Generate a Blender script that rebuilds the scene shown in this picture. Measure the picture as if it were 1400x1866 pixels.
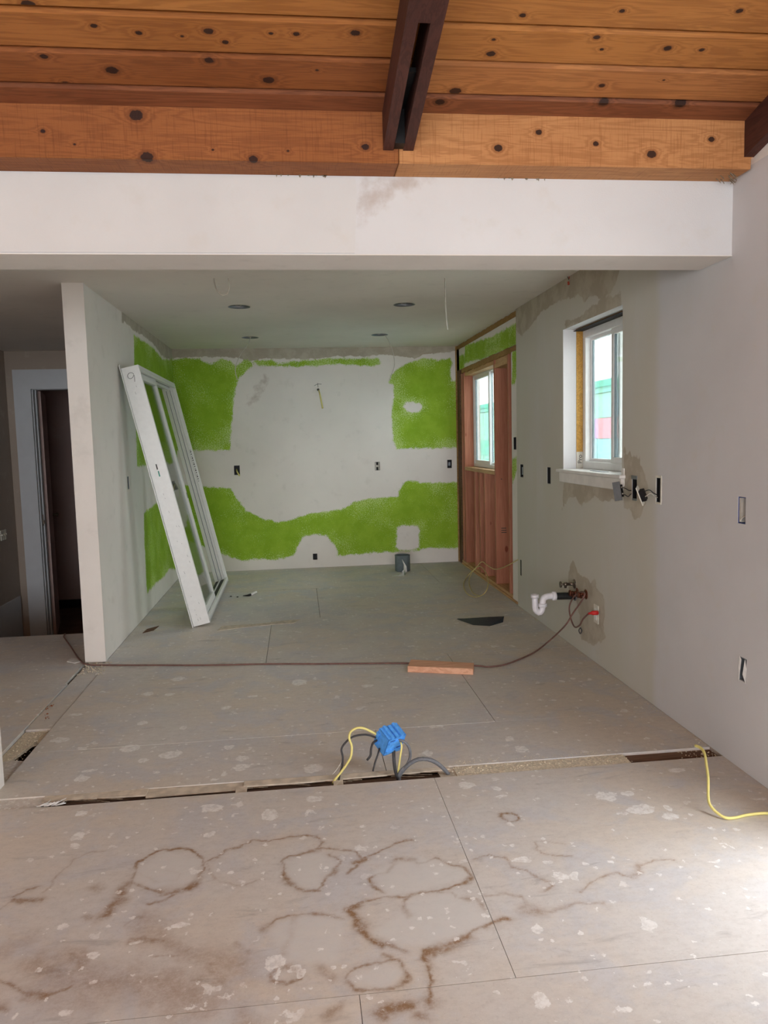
import bpy, bmesh, math, random
import numpy as np
from mathutils import Vector, Matrix
random.seed(7)
S = bpy.context.scene
for o in list(bpy.data.objects): bpy.data.objects.remove(o)
COL = S.collection

# ------------------------------------------------------------------ camera
FPX, YAW, PITCH, ROLL, HC = 1371.49, 0.1121, -0.0944, -0.0248, 1.4052
def cam_axes():
    f = np.array([math.sin(YAW)*math.cos(PITCH), math.cos(YAW)*math.cos(PITCH), math.sin(PITCH)])
    r = np.cross(f, [0, 0, 1]); r /= np.linalg.norm(r); u = np.cross(r, f)
    c, s = math.cos(ROLL), math.sin(ROLL)
    return r*c+u*s, u*c-r*s, f
CR, CU, CF = cam_axes()
cam = bpy.data.cameras.new('camera'); cam_o = bpy.data.objects.new('camera', cam); COL.objects.link(cam_o)
cam.sensor_fit = 'VERTICAL'; cam.sensor_height = 24; cam.lens = FPX*24/1866; cam.clip_start = .02; cam.clip_end = 500
cam_o.matrix_world = Matrix([[CR[0], CU[0], -CF[0], 0], [CR[1], CU[1], -CF[1], 0], [CR[2], CU[2], -CF[2], HC], [0, 0, 0, 1]])
S.camera = cam_o
def at(px, py, ax, v):
    """the point where the sight line of a photo pixel meets the plane axis = v"""
    d = CR*(px-700)/FPX - CU*(py-933)/FPX + CF
    C = np.array([0, 0, HC]); t = (v-C[ax])/d[ax]
    return C+d*t
def fl(px, py, z=0.0): p = at(px, py, 2, z); return (float(p[0]), float(p[1]), z)

# ------------------------------------------------------------------ light and exposure
w = bpy.data.worlds.new('overcast_sky'); S.world = w; w.use_nodes = True
nt = w.node_tree; nt.nodes.clear()
wo = nt.nodes.new('ShaderNodeOutputWorld'); bg = nt.nodes.new('ShaderNodeBackground')
bg.inputs[0].default_value = (.91, .95, 1.0, 1); bg.inputs[1].default_value = 1.0
nt.links.new(bg.outputs[0], wo.inputs[0])
S.view_settings.view_transform = 'Standard'; S.view_settings.look = 'None'
S.view_settings.gamma = 1; S.view_settings.use_curve_mapping = False
S.view_settings.exposure = 3.45
def portal(name, loc, rot, sx, sy):
    l = bpy.data.lights.new(name, 'AREA'); l.shape = 'RECTANGLE'; l.size = sx; l.size_y = sy
    l.cycles.is_portal = True
    o = bpy.data.objects.new(name, l); o.location = loc; o.rotation_euler = rot; COL.objects.link(o)
H90 = math.pi/2
portal('daylight_portal', (-1.15, -7.02, 1.3), (H90, 0, 0), 5.7, 2.4)          # unseen rear glazing, sized for the light: -Z of lamp faces +Y
portal('daylight_portal', (1.9, 1.87, 1.03), (0, H90, 0), 2.05, .65)           # side door: faces -X
portal('daylight_portal', (-4.16, -4.8, 1.35), (0, -H90, 0), 2.1, 2.4)  # unseen opening in the left wall, added for its light
portal('daylight_portal', (2.02, 4.49, 1.65), (0, H90, 0), .93, .97)
portal('daylight_portal', (2.02, 7.46, 1.6), (0, H90, 0), 1.0, 1.2)

# ------------------------------------------------------------------ key planes (metres)
XR, YB, XP, XQ, YC, H = 1.7976, 8.432, -1.3055, -1.4331, 5.0334, 2.44
YH1, YH2, ZS = 2.986, 3.230, 2.125
XL, ZL, YE = -3.03, -.70, 5.83
SL = .228
YR = -2.1                                     # ridge of the vaulted ceiling
def up_(y): return SL*(2.83-y) if y > YR else SL*(2.83-YR)-SL*(YR-y)
def raf_z(y): return 2.466+up_(y)
def brd_z(y): return 2.600+up_(y)

# ------------------------------------------------------------------ material helpers
def srgb(r, g, b):
    f = lambda c: (c/255/12.92) if c/255 <= .04045 else ((c/255+.055)/1.055)**2.4
    return (f(r), f(g), f(b), 1)
class NT:
    def __init__(s, name, rough=.6, metal=0, spec=.3):
        s.m = bpy.data.materials.new(name); s.m.use_nodes = True; s.t = s.m.node_tree
        s.b = s.t.nodes['Principled BSDF']; s.b.inputs['Roughness'].default_value = rough
        s.b.inputs['Metallic'].default_value = metal; s.b.inputs['Specular IOR Level'].default_value = spec
    def n(s, ty, **k):
        x = s.t.nodes.new('ShaderNode'+ty)
        for a, v in k.items(): setattr(x, a, v)
        return x
    def l(s, a, b): s.t.links.new(a, b)
    def put(s, inp, v):
        if hasattr(v, 'is_output') or isinstance(v, bpy.types.NodeSocket): s.l(v, inp)
        else: inp.default_value = v
    def math(s, op, a, b=0.0, c=None, clamp=False):
        x = s.n('Math', operation=op); x.use_clamp = clamp; s.put(x.inputs[0], a); s.put(x.inputs[1], b)
        if c is not None: s.put(x.inputs[2], c)
        return x.outputs[0]
    def ss(s, v, a, b, lo=0., hi=1.):
        x = s.n('MapRange', interpolation_type='SMOOTHSTEP'); s.put(x.inputs[0], v)
        for i, q in enumerate((a, b, lo, hi)): s.put(x.inputs[1+i], q)
        return x.outputs[0]
    def pos(s, scale=(1, 1, 1), loc=(0, 0, 0)):
        g = s.n('NewGeometry'); mp = s.n('Mapping'); s.l(g.outputs['Position'], mp.inputs[0])
        mp.inputs['Scale'].default_value = scale; mp.inputs['Location'].default_value = loc
        return mp.outputs[0]
    def noise(s, vec, scale, detail=3, rough=.5, dist=0.):
        x = s.n('TexNoise'); s.l(vec, x.inputs['Vector']); x.inputs['Scale'].default_value = scale
        x.inputs['Detail'].default_value = detail; x.inputs['Roughness'].default_value = rough
        x.inputs['Distortion'].default_value = dist; return x.outputs[0]
    def attr(s, name): return s.n('Attribute', attribute_name=name).outputs['Fac']
    def mix(s, f, a, b, blend='MIX'):
        x = s.n('Mix', data_type='RGBA', blend_type=blend); s.put(x.inputs[0], f); s.put(x.inputs[6], a); s.put(x.inputs[7], b)
        return x.outputs[2]
    def base(s, c): s.put(s.b.inputs['Base Color'], c)
    def bump(s, h, strength=.3, dist=.01):
        x = s.n('Bump'); x.inputs['Strength'].default_value = strength; x.inputs['Distance'].default_value = dist
        s.l(h, x.inputs['Height']); s.l(x.outputs[0], s.b.inputs['Normal'])
def plain(name, col, rough=.5, metal=0, spec=.3, var=.08, scale=30):
    t = NT(name, rough, metal, spec); p = t.pos()
    k = t.noise(p, scale, 2); d = tuple(c*(1-var) for c in col[:3])+(1,); u = tuple(min(1, c*(1+var)) for c in col[:3])+(1,)
    t.base(t.mix(t.ss(k, .3, .7), d, u)); return t.m

WHITE = srgb(233, 227, 220)
def wall_mat(name, green=False, mud=False, tone=False, smudge=False, col=WHITE, col2=None, rough=.75):
    t = NT(name, rough, spec=.25); p = t.pos()
    big = t.noise(p, 1.3, 4, .6); mid = t.noise(p, 7, 4, .6)
    c = t.mix(t.ss(big, .3, .7), col, tuple(x*.93 for x in col[:3])+(1,))
    c = t.mix(t.math('MULTIPLY', t.ss(mid, .55, .75), .35), c, srgb(204, 199, 190))
    if tone:
        n = t.noise(t.pos((1, 1, .3)), 3, 4, .6)
        c = t.mix(t.math('MULTIPLY', t.attr('tone'), t.ss(n, .2, .6, .55, 1)), c, col2 or srgb(196, 191, 177))
    n1 = t.noise(p, 14, 4, .6); n2 = t.noise(p, 150, 3, .7)
    if mud:
        v = t.math('ADD', t.attr('mud'), t.math('MULTIPLY', t.math('SUBTRACT', n1, .5), .07))
        m = t.ss(v, -.004, .006)
        c = t.mix(t.math('MULTIPLY', m, .9), c, t.mix(t.ss(mid, .4, .65), srgb(170, 158, 140), srgb(186, 178, 160)))
    if smudge:
        c = t.mix(t.math('MULTIPLY', t.ss(t.math('ADD', t.attr('smudge'), t.math('MULTIPLY', t.math('SUBTRACT', n1, .5), .2)), -.03, .06), .55), c, srgb(170, 152, 140))
    if green:
        g = t.attr('green')
        v = t.math('ADD', g, t.math('MULTIPLY', t.math('SUBTRACT', n1, .5), .06))
        v = t.math('ADD', v, t.math('MULTIPLY', t.math('SUBTRACT', n2, .5), .09))
        m = t.ss(v, -.003, .004)
        sp = t.noise(p, 95, 2, .6)
        edge = t.ss(g, 0, .16, .09, 0)
        cl = t.math('MULTIPLY', t.math('SUBTRACT', t.ss(t.noise(p, 3.0, 3), .38, .62), .5), .13)
        th = t.math('ADD', t.math('ADD', sp, edge), cl)
        spm = t.ss(th, .59, .69)
        gc = t.mix(t.ss(mid, .35, .65), srgb(138, 176, 40), srgb(152, 188, 52))
        gc = t.mix(t.math('MULTIPLY', spm, .75), gc, srgb(206, 226, 150))
        c = t.mix(m, c, gc)
    t.base(c)
    t.bump(t.math('ADD', t.noise(p, 160, 3, .6), t.math('MULTIPLY', mid, 1.5)), .12, .004)
    return t.m

def wood_mat(name, c1, c2, cd, axis=0, knots=(), kplane=None, rough=.6, grain=1., saw=False, vor=True, rnd=True, kaxes=(0, 2), ck=None):
    """stained or fresh wood; knots = list of (a, b, radius) on the two axes kaxes"""
    t = NT(name, rough, spec=.25)
    sc = [18., 18., 18.]; sc[axis] = 1.1
    g = t.n('NewGeometry'); vec = g.outputs['Position']
    if rnd:
        oi = t.n('ObjectInfo'); cmb = t.n('CombineXYZ')
        for i in range(3): t.l(t.math('MULTIPLY', oi.outputs['Random'], 7.3*(i+1)), cmb.inputs[i])
        va = t.n('VectorMath', operation='ADD'); t.l(vec, va.inputs[0]); t.l(cmb.outputs[0], va.inputs[1]); rv = va.outputs[0]
    else: rv = vec
    kd = None
    if knots:
        for (a, b, r) in knots:
            s1 = t.n('VectorMath', operation='SUBTRACT'); t.l(vec, s1.inputs[0])
            cc = [0, 0, 0]; cc[kaxes[0]] = a; cc[kaxes[1]] = b; s1.inputs[1].default_value = cc
            s2 = t.n('VectorMath', operation='MULTIPLY'); t.l(s1.outputs[0], s2.inputs[0])
            mm = [0, 0, 0]; mm[kaxes[0]] = .85/r; mm[kaxes[1]] = 1.15/r
            if kplane is not None: k3 = 3-kaxes[0]-kaxes[1]; cc[k3] = kplane; s1.inputs[1].default_value = cc; mm[k3] = .6/r
            s2.inputs[1].default_value = mm
            ln = t.n('VectorMath', operation='LENGTH'); t.l(s2.outputs[0], ln.inputs[0])
            kd = ln.outputs['Value'] if kd is None else t.math('SMOOTH_MIN', kd, ln.outputs['Value'], .6)
    mp = t.n('Mapping'); t.l(rv, mp.inputs[0]); mp.inputs['Scale'].default_value = sc
    n1 = t.noise(mp.outputs[0], 1.0, 5, .62, .6)
    gv = n1
    if kd is not None:
        infl = t.math('DIVIDE', 1.0, t.math('ADD', 1.0, t.math('POWER', t.math('MULTIPLY', kd, .6), 2.2)))
        gv = t.math('ADD', n1, t.math('MULTIPLY', infl, .45))
    rings = t.math('SINE', t.math('MULTIPLY', gv, 48*grain))
    r01 = t.ss(rings, -.6, 1.)
    c = t.mix(t.ss(t.noise(rv, 2.2, 3), .3, .7), c1, c2)
    c = t.mix(t.math('MULTIPLY', r01, .36), c, cd)
    fs = [260., 260., 260.]; fs[axis] = 9
    mp2 = t.n('Mapping'); t.l(rv, mp2.inputs[0]); mp2.inputs['Scale'].default_value = fs
    fine = t.noise(mp2.outputs[0], 1.0, 2)
    c = t.mix(t.math('MULTIPLY', t.ss(fine, .5, .8), .3), c, cd)
    hgt = fine
    if saw:
        ss_ = [9., 9., 9.]; ss_[axis] = 210
        mp3 = t.n('Mapping'); t.l(vec, mp3.inputs[0]); mp3.inputs['Scale'].default_value = ss_
        mp3.inputs['Rotation'].default_value = (0, .06, 0)
        sn = t.noise(mp3.outputs[0], 1.0, 2, .6)
        c = t.mix(t.math('MULTIPLY', t.ss(sn, .52, .72), .38), c, cd); hgt = t.math('SUBTRACT', fine, t.math('MULTIPLY', sn, 1.5))
    if vor:
        vs = [5., 5., 5.]; vs[axis] = 2.6
        mp4 = t.n('Mapping'); t.l(rv, mp4.inputs[0]); mp4.inputs['Scale'].default_value = vs
        vo = t.n('TexVoronoi'); t.l(mp4.outputs[0], vo.inputs['Vector']); vo.inputs['Scale'].default_value = 1.0
        c = t.mix(t.ss(vo.outputs['Distance'], .10, .055), c, ck or srgb(60, 28, 14))
    if kd is not None:
        kn = t.math('ADD', kd, t.math('MULTIPLY', t.math('SUBTRACT', t.noise(vec, 120, 2), .5), .5))
        c = t.mix(t.ss(kn, 1.9, 1.1, 0, .55), c, cd)
        c = t.mix(t.ss(kn, 1.1, .85, 0, .93), c, ck or srgb(38, 20, 14))
    if rnd and 'fir' in name: c = t.mix(t.math('MULTIPLY', oi.outputs['Random'], .45), c, cd)
    t.base(c); t.bump(hgt, .25, .003)
    return t.m

M = {}
M['white'] = wall_mat('white_paint')
M['back'] = wall_mat('patched_green_paint', green=True, mud=True, smudge=True)
M['part'] = wall_mat('partition_paint', green=True, mud=True)
M['right'] = wall_mat('compound_patched_paint', mud=True, tone=True, col=srgb(208, 206, 206), col2=srgb(198, 194, 182))
M['header'] = wall_mat('header_paint', smudge=True, col=srgb(216, 216, 216))
M['ceil'] = wall_mat('ceiling_paint', col=srgb(230, 223, 214))
M['hall'] = wall_mat('hall_taupe_paint', col=srgb(178, 165, 152))
M['dark_room'] = wall_mat('mauve_paint', col=srgb(196, 172, 166))
M['trim'] = plain('trim_paint', srgb(206, 210, 214), .5, var=.02, scale=8)
M['vinyl'] = plain('white_vinyl', srgb(232, 232, 230), .35, spec=.5, var=.02)
M['stool'] = plain('stool_paint', srgb(226, 222, 216), .5, var=.05, scale=12)
M['black'] = plain('black_plastic', srgb(24, 23, 24), .5)
M['darkgap'] = plain('black_base', srgb(28, 25, 23), .7)
M['grey_metal'] = plain('galvanised_steel', srgb(128, 132, 136), .45, .6)
M['grey_paint'] = plain('grey_pipe_paint', srgb(108, 120, 124), .5)
M['blue'] = plain('blue_plastic', srgb(84, 156, 230), .4, var=.12, scale=60)
M['blue_dark'] = plain('dark_blue_plastic', srgb(34, 52, 120), .5)
M['yellow'] = plain('yellow_cable_sheath', srgb(216, 204, 126), .45, var=.05)
M['paleyellow'] = plain('pale_yellow_cable', srgb(206, 190, 130), .5)
M['greycable'] = plain('grey_cable_sheath', srgb(104, 106, 110), .45, var=.12, scale=80)
M['blackcable'] = plain('black_cable_sheath', srgb(58, 57, 58), .5, var=.15, scale=80)
M['whitewire'] = plain('white_wire', srgb(196, 190, 178), .5)
M['cord'] = plain('brown_red_cord', srgb(118, 86, 78), .5, var=.15)
M['redplug'] = plain('red_plug', srgb(196, 44, 44), .4)
M['redcap'] = plain('red_wire_cap', srgb(186, 78, 58), .5)
M['pvc'] = plain('pvc_white', srgb(226, 224, 228), .35, spec=.5, var=.06, scale=25)
M['abs'] = plain('abs_black_pipe', srgb(34, 36, 36), .4, var=.3, scale=60)
M['tarnish'] = plain('tarnished_chrome', srgb(120, 108, 96), .35, .8, var=.3, scale=70)
M['copper'] = plain('tarnished_copper', srgb(112, 66, 50), .4, .7, var=.3, scale=90)
M['ivory'] = plain('ivory_plastic', srgb(214, 210, 196), .4)
M['teal_mark'] = plain('teal_ink', srgb(40, 140, 124), .5)
M['ink'] = plain('black_ink', srgb(62, 62, 62), .6)
M['chip'] = plain('paint_chip', srgb(226, 224, 220), .7)
M['soil'] = plain('dark_soil', srgb(40, 34, 28), .9, var=.3, scale=15)
M['debris'] = plain('crumbled_particle_board', srgb(206, 194, 172), .9, var=.2, scale=110)
M['splinter'] = plain('splintered_edge', srgb(140, 126, 108), .9, var=.35, scale=60)
M['strip'] = plain('weathered_strip', srgb(196, 184, 166), .9, var=.16, scale=22)
M['rust'] = plain('rust_crumb', srgb(132, 70, 36), .9, var=.3)
M['scrap'] = plain('black_flashing_scrap', srgb(44, 48, 54), .5, var=.2, scale=40)
KN = srgb(40, 22, 18)
M['rafter'] = wood_mat('dark_stained_rafter', srgb(72, 42, 36), srgb(84, 50, 42), srgb(44, 24, 20), 1, (), None, .6, vor=False)
M['fir'] = wood_mat('fresh_fir_stud', srgb(188, 128, 102), srgb(204, 144, 116), srgb(152, 90, 66), 2, (), None, .6, grain=.6, ck=srgb(120, 52, 36))
M['firy'] = wood_mat('fresh_fir_plate', srgb(204, 164, 118), srgb(220, 184, 138), srgb(160, 112, 72), 1, (), None, .6, grain=.6, vor=False)
M['firx'] = wood_mat('offcut_lumber', srgb(224, 168, 134), srgb(232, 182, 150), srgb(186, 122, 90), 0, (), None, .6, grain=.7, vor=False)
M['osb'] = wood_mat('torn_board_edge', srgb(176, 140, 88), srgb(150, 112, 64), srgb(70, 46, 26), 0, (), None, .8, grain=1.2, vor=False)
M['oldwood'] = wood_mat('old_brown_joist', srgb(122, 92, 72), srgb(104, 76, 58), srgb(52, 36, 28), 0, (), None, .8, vor=False)

def glass():
    t = NT('window_glass', 0.02); t.t.nodes.remove(t.b)
    out = t.t.nodes['Material Output']; tr = t.n('BsdfTransparent'); gl = t.n('BsdfGlossy'); gl.inputs['Roughness'].default_value = .02
    tr.inputs[0].default_value = (.92, .95, .93, 1)
    fr = t.n('Fresnel'); fr.inputs[0].default_value = 1.45; mx = t.n('MixShader')
    t.l(t.math('MULTIPLY', fr.outputs[0], .8), mx.inputs[0]); t.l(tr.outputs[0], mx.inputs[1]); t.l(gl.outputs[0], mx.inputs[2]); t.l(mx.outputs[0], out.inputs[0])
    return t.m
M['glass'] = glass()

def floor_mat():
    t = NT('worn_subfloor', .62, spec=.35); p = t.pos()
    oi = t.n('ObjectInfo')
    a = t.noise(p, .9, 5, .6); b = t.noise(p, 3.5, 5, .65, .4); f = t.noise(t.pos((1, 1.6, 1)), 22, 5, .7)
    grey = srgb(208, 204, 199); tan = srgb(210, 200, 187); lil = srgb(198, 198, 200)
    c = t.mix(t.ss(a, .38, .6), grey, tan)
    c = t.mix(t.ss(b, .45, .65, 0, .8), c, lil)
    c = t.mix(t.ss(f, .35, .8, 0, .35), c, srgb(172, 164, 158))
    c = t.mix(t.math('MULTIPLY', oi.outputs['Random'], .12), c, srgb(160, 146, 134))
    gr = t.noise(p, 75, 4, .75)
    c = t.mix(t.ss(gr, .5, .85, 0, .5), c, srgb(160, 150, 140))
    c = t.mix(t.ss(t.noise(p, 210, 2, .6), .6, .8, 0, .35), c, srgb(236, 232, 226))
    # dull scuffs, drawn along X
    sc = t.noise(t.pos((2.2, 9, 1)), 1.6, 5, .7, .5)
    c = t.mix(t.ss(sc, .58, .74, 0, .45), c, srgb(140, 134, 130))
    # specks of dropped compound
    def spots(scale, thr, dens, st):
        wv = t.n('TexNoise'); t.l(p, wv.inputs['Vector']); wv.inputs['Scale'].default_value = scale*2.6; wv.inputs['Detail'].default_value = 3
        va = t.n('VectorMath', operation='MULTIPLY_ADD'); t.l(wv.outputs['Color'], va.inputs[0]); va.inputs[1].default_value = (.9/scale,)*3
        mpp = t.pos(st); t.l(mpp, va.inputs[2])
        vo = t.n('TexVoronoi', voronoi_dimensions='2D'); t.l(va.outputs[0], vo.inputs['Vector']); vo.inputs['Scale'].default_value = scale
        sep = t.n('SeparateColor'); t.l(vo.outputs['Color'], sep.inputs[0])
        rad = t.math('MULTIPLY', t.ss(sep.outputs[0], 1-dens, 1, 0, 1), thr)
        return t.ss(t.math('SUBTRACT', rad, vo.outputs['Distance']), 0, .025)
    s1 = spots(9, .18, .17, (1, 1, 1)); s2 = spots(34, .28, .13, (1, 1, 1)); s3 = spots(15, .2, .12, (1, 1, 1))
    blot = t.ss(t.noise(p, 45, 3, .7), .35, .6, .35, 1)
    far = t.ss(t.n('SeparateXYZ').outputs[0], 0, 1)
    s = t.math('MAXIMUM', t.math('MULTIPLY', s1, .62), t.math('MULTIPLY', s2, .75)); s = t.math('MAXIMUM', s, t.math('MULTIPLY', s3, .45))
    # rings and blots left by water, and drips with their own outlines
    rg = t.math('MULTIPLY', t.attr('ring'), t.ss(t.noise(p, 20, 5, .75), .3, .6, .45, 1.25))
    rg = t.math('MULTIPLY', rg, t.ss(gr, .25, .55, .55, 1.2))
    c = t.mix(t.math('MULTIPLY', rg, .85, clamp=True), c, srgb(142, 111, 82))
    c = t.mix(t.math('MULTIPLY', t.attr('pale'), .65), c, srgb(206, 203, 198))
    d2 = t.math('ADD', t.attr('splat'), t.math('MULTIPLY', t.math('SUBTRACT', t.noise(p, 60, 3, .7), .5), .028))
    s = t.math('MAXIMUM', s, t.math('MULTIPLY', t.ss(d2, .0, .004), .8))
    c = t.mix(t.math('MULTIPLY', s, blot), c, srgb(238, 236, 232))
    t.base(c)
    t.l(t.ss(b, .3, .7, .45, .75), t.b.inputs['Roughness'])
    t.bump(t.math('ADD', f, t.math('MULTIPLY', s, .8)), .25, .003)
    return t.m
M['floor'] = floor_mat()

# ------------------------------------------------------------------ geometry helpers
def tag(o, label=None, cat=None, group=None, kind=None):
    if label: o['label'] = label
    if cat: o['category'] = cat
    if group: o['group'] = group
    if kind: o['kind'] = kind
    return o
class MB:
    def __init__(s): s.v = []; s.f = []; s.sm = []
    def add(s, vs, fs, smooth=False):
        k = len(s.v); s.v += [tuple(map(float, a)) for a in vs]; s.f += [tuple(i+k for i in f) for f in fs]; s.sm += [smooth]*len(fs); return s
    def box(s, a, b, T=None, bev=0.):
        x0, y0, z0 = [min(p, q) for p, q in zip(a, b)]; x1, y1, z1 = [max(p, q) for p, q in zip(a, b)]
        if bev > 0 and min(x1-x0, y1-y0, z1-z0) > 2.2*bev:
            bm = bmesh.new(); bmesh.ops.create_cube(bm, size=1)
            for v in bm.verts: v.co = Vector(((x0+x1)/2+v.co.x*(x1-x0), (y0+y1)/2+v.co.y*(y1-y0), (z0+z1)/2+v.co.z*(z1-z0)))
            bmesh.ops.bevel(bm, geom=bm.edges[:], offset=bev, segments=1, affect='EDGES')
            vs = [v.co.copy() for v in bm.verts]; fs = [tuple(v.index for v in f.verts) for f in bm.faces]; bm.free()
        else:
            vs = [Vector(c) for c in ((x0, y0, z0), (x1, y0, z0), (x1, y1, z0), (x0, y1, z0), (x0, y0, z1), (x1, y0, z1), (x1, y1, z1), (x0, y1, z1))]
            fs = [(0, 3, 2, 1), (4, 5, 6, 7), (0, 1, 5, 4), (1, 2, 6, 5), (2, 3, 7, 6), (3, 0, 4, 7)]
        if T is not None: vs = [T(v) for v in vs]
        return s.add(vs, fs)
    def prism(s, pts, off):
        """polygon pts (3d) pushed by vector off"""
        n = len(pts); off = Vector(off); a = [Vector(p) for p in pts]; b = [p+off for p in a]
        fs = [tuple(range(n))[::-1], tuple(range(n, 2*n))]+[(i, (i+1) % n, (i+1) % n+n, i+n) for i in range(n)]
        return s.add(a+b, fs)
    def tube(s, pts, r, sides=8, smooth=True, spline=True, caps=True, flat=None):
        P = [Vector(p) for p in pts]; r0 = r(0) if callable(r) else r
        if spline and len(P) > 2:
            Q = []
            for i in range(len(P)-1):
                p0 = P[max(i-1, 0)]; p1 = P[i]; p2 = P[i+1]; p3 = P[min(i+2, len(P)-1)]
                L = max(2, min(14, int((p2-p1).length/max(r0*1.6, .006))))
                for j in range(L):
                    t = j/L; Q.append(.5*((2*p1)+(-p0+p2)*t+(2*p0-5*p1+4*p2-p3)*t*t+(-p0+3*p1-3*p2+p3)*t**3))
            Q.append(P[-1]); P = Q
        rr = r if callable(r) else (lambda t: r)
        n = len(P); up = None; vs = []
        for i, p in enumerate(P):
            d = (P[min(i+1, n-1)]-P[max(i-1, 0)]).normalized()
            if up is None:
                up = Vector((0, 0, 1)) if abs(d.z) < .9 else Vector((1, 0, 0))
            sd = d.cross(up).normalized(); up = sd.cross(d).normalized()
            for k in range(sides):
                a = 2*math.pi*k/sides; R_ = rr(i/(n-1)) if n > 1 else r
                vs.append(p+(sd*math.cos(a)*(flat or 1)+up*math.sin(a))*R_)
        fs = [(i*sides+k, i*sides+(k+1) % sides, (i+1)*sides+(k+1) % sides, (i+1)*sides+k) for i in range(n-1) for k in range(sides)]
        if caps: fs += [tuple(range(sides))[::-1], tuple((n-1)*sides+k for k in range(sides))]
        return s.add(vs, fs, smooth)
    def lathe(s, c, ax, prof, n=24, smooth=True):
        """prof = [(distance along axis, radius)]"""
        ax = Vector(ax).normalized(); q = Vector((0, 0, 1)) if abs(ax.z) < .9 else Vector((1, 0, 0)); u = ax.cross(q).normalized(); v = ax.cross(u)
        c = Vector(c); vs = [c+ax*h+(u*math.cos(2*math.pi*k/n)+v*math.sin(2*math.pi*k/n))*r for h, r in prof for k in range(n)]
        fs = [(i*n+k, i*n+(k+1) % n, (i+1)*n+(k+1) % n, (i+1)*n+k) for i in range(len(prof)-1) for k in range(n)]
        return s.add(vs, fs, smooth)
    def build(s, name, mat, parent=None):
        me = bpy.data.meshes.new(name); me.from_pydata(s.v, [], s.f); me.materials.append(M[mat] if isinstance(mat, str) else mat)
        me.polygons.foreach_set('use_smooth', s.sm); me.validate(); me.update()
        bm = bmesh.new(); bm.from_mesh(me); bmesh.ops.recalc_face_normals(bm, faces=bm.faces); bm.to_mesh(me); bm.free()
        o = bpy.data.objects.new(name, me); COL.objects.link(o)
        if parent is not None: o.parent = parent; o.matrix_parent_inverse = Matrix.Translation(-parent.location) if parent.type == 'EMPTY' else Matrix()
        return o
def empty(name, loc, label=None, cat=None, group=None, kind=None):
    o = bpy.data.objects.new(name, None); o.location = loc; o.empty_display_size = .05; COL.objects.link(o)
    return tag(o, label, cat, group, kind)
def bx(name, a, b, mat, parent=None, bev=0.): return MB().box(a, b, None, bev).build(name, mat, parent)

def vnoise(x, y, seed=0):
    """smooth value noise on arrays, -1..1"""
    xi = np.floor(x).astype(int); yi = np.floor(y).astype(int); xf = x-xi; yf = y-yi
    def h(a, b):
        n = (a*374761393+b*668265263+seed*1442695041) & 0xffffffff
        n = ((n ^ (n >> 13))*1274126177) & 0xffffffff
        return ((n ^ (n >> 16)) & 0xffff)/32767.5-1
    u = xf*xf*(3-2*xf); v = yf*yf*(3-2*yf)
    return (h(xi, yi)*(1-u)+h(xi+1, yi)*u)*(1-v)+(h(xi, yi+1)*(1-u)+h(xi+1, yi+1)*u)*v
def seg_d(x, y, pts, closed):
    d = np.full(x.shape, 1e9); n = len(pts)
    for i in range(n if closed else n-1):
        ax, ay = pts[i]; bx_, by = pts[(i+1) % n]; dx, dy = bx_-ax, by-ay
        t = np.clip(((x-ax)*dx+(y-ay)*dy)/max(dx*dx+dy*dy, 1e-12), 0, 1)
        d = np.minimum(d, np.hypot(x-ax-t*dx, y-ay-t*dy))
    return d
def poly_sdf(x, y, pts):
    d = seg_d(x, y, pts, True); ins = np.zeros(x.shape, bool); n = len(pts)
    for i in range(n):
        ax, ay = pts[i]; bx_, by = pts[(i+1) % n]
        c = ((ay > y) != (by > y)) & (x < (bx_-ax)*(y-ay)/((by-ay) or 1e-12)+ax); ins ^= c
    return np.where(ins, d, -d)

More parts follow.
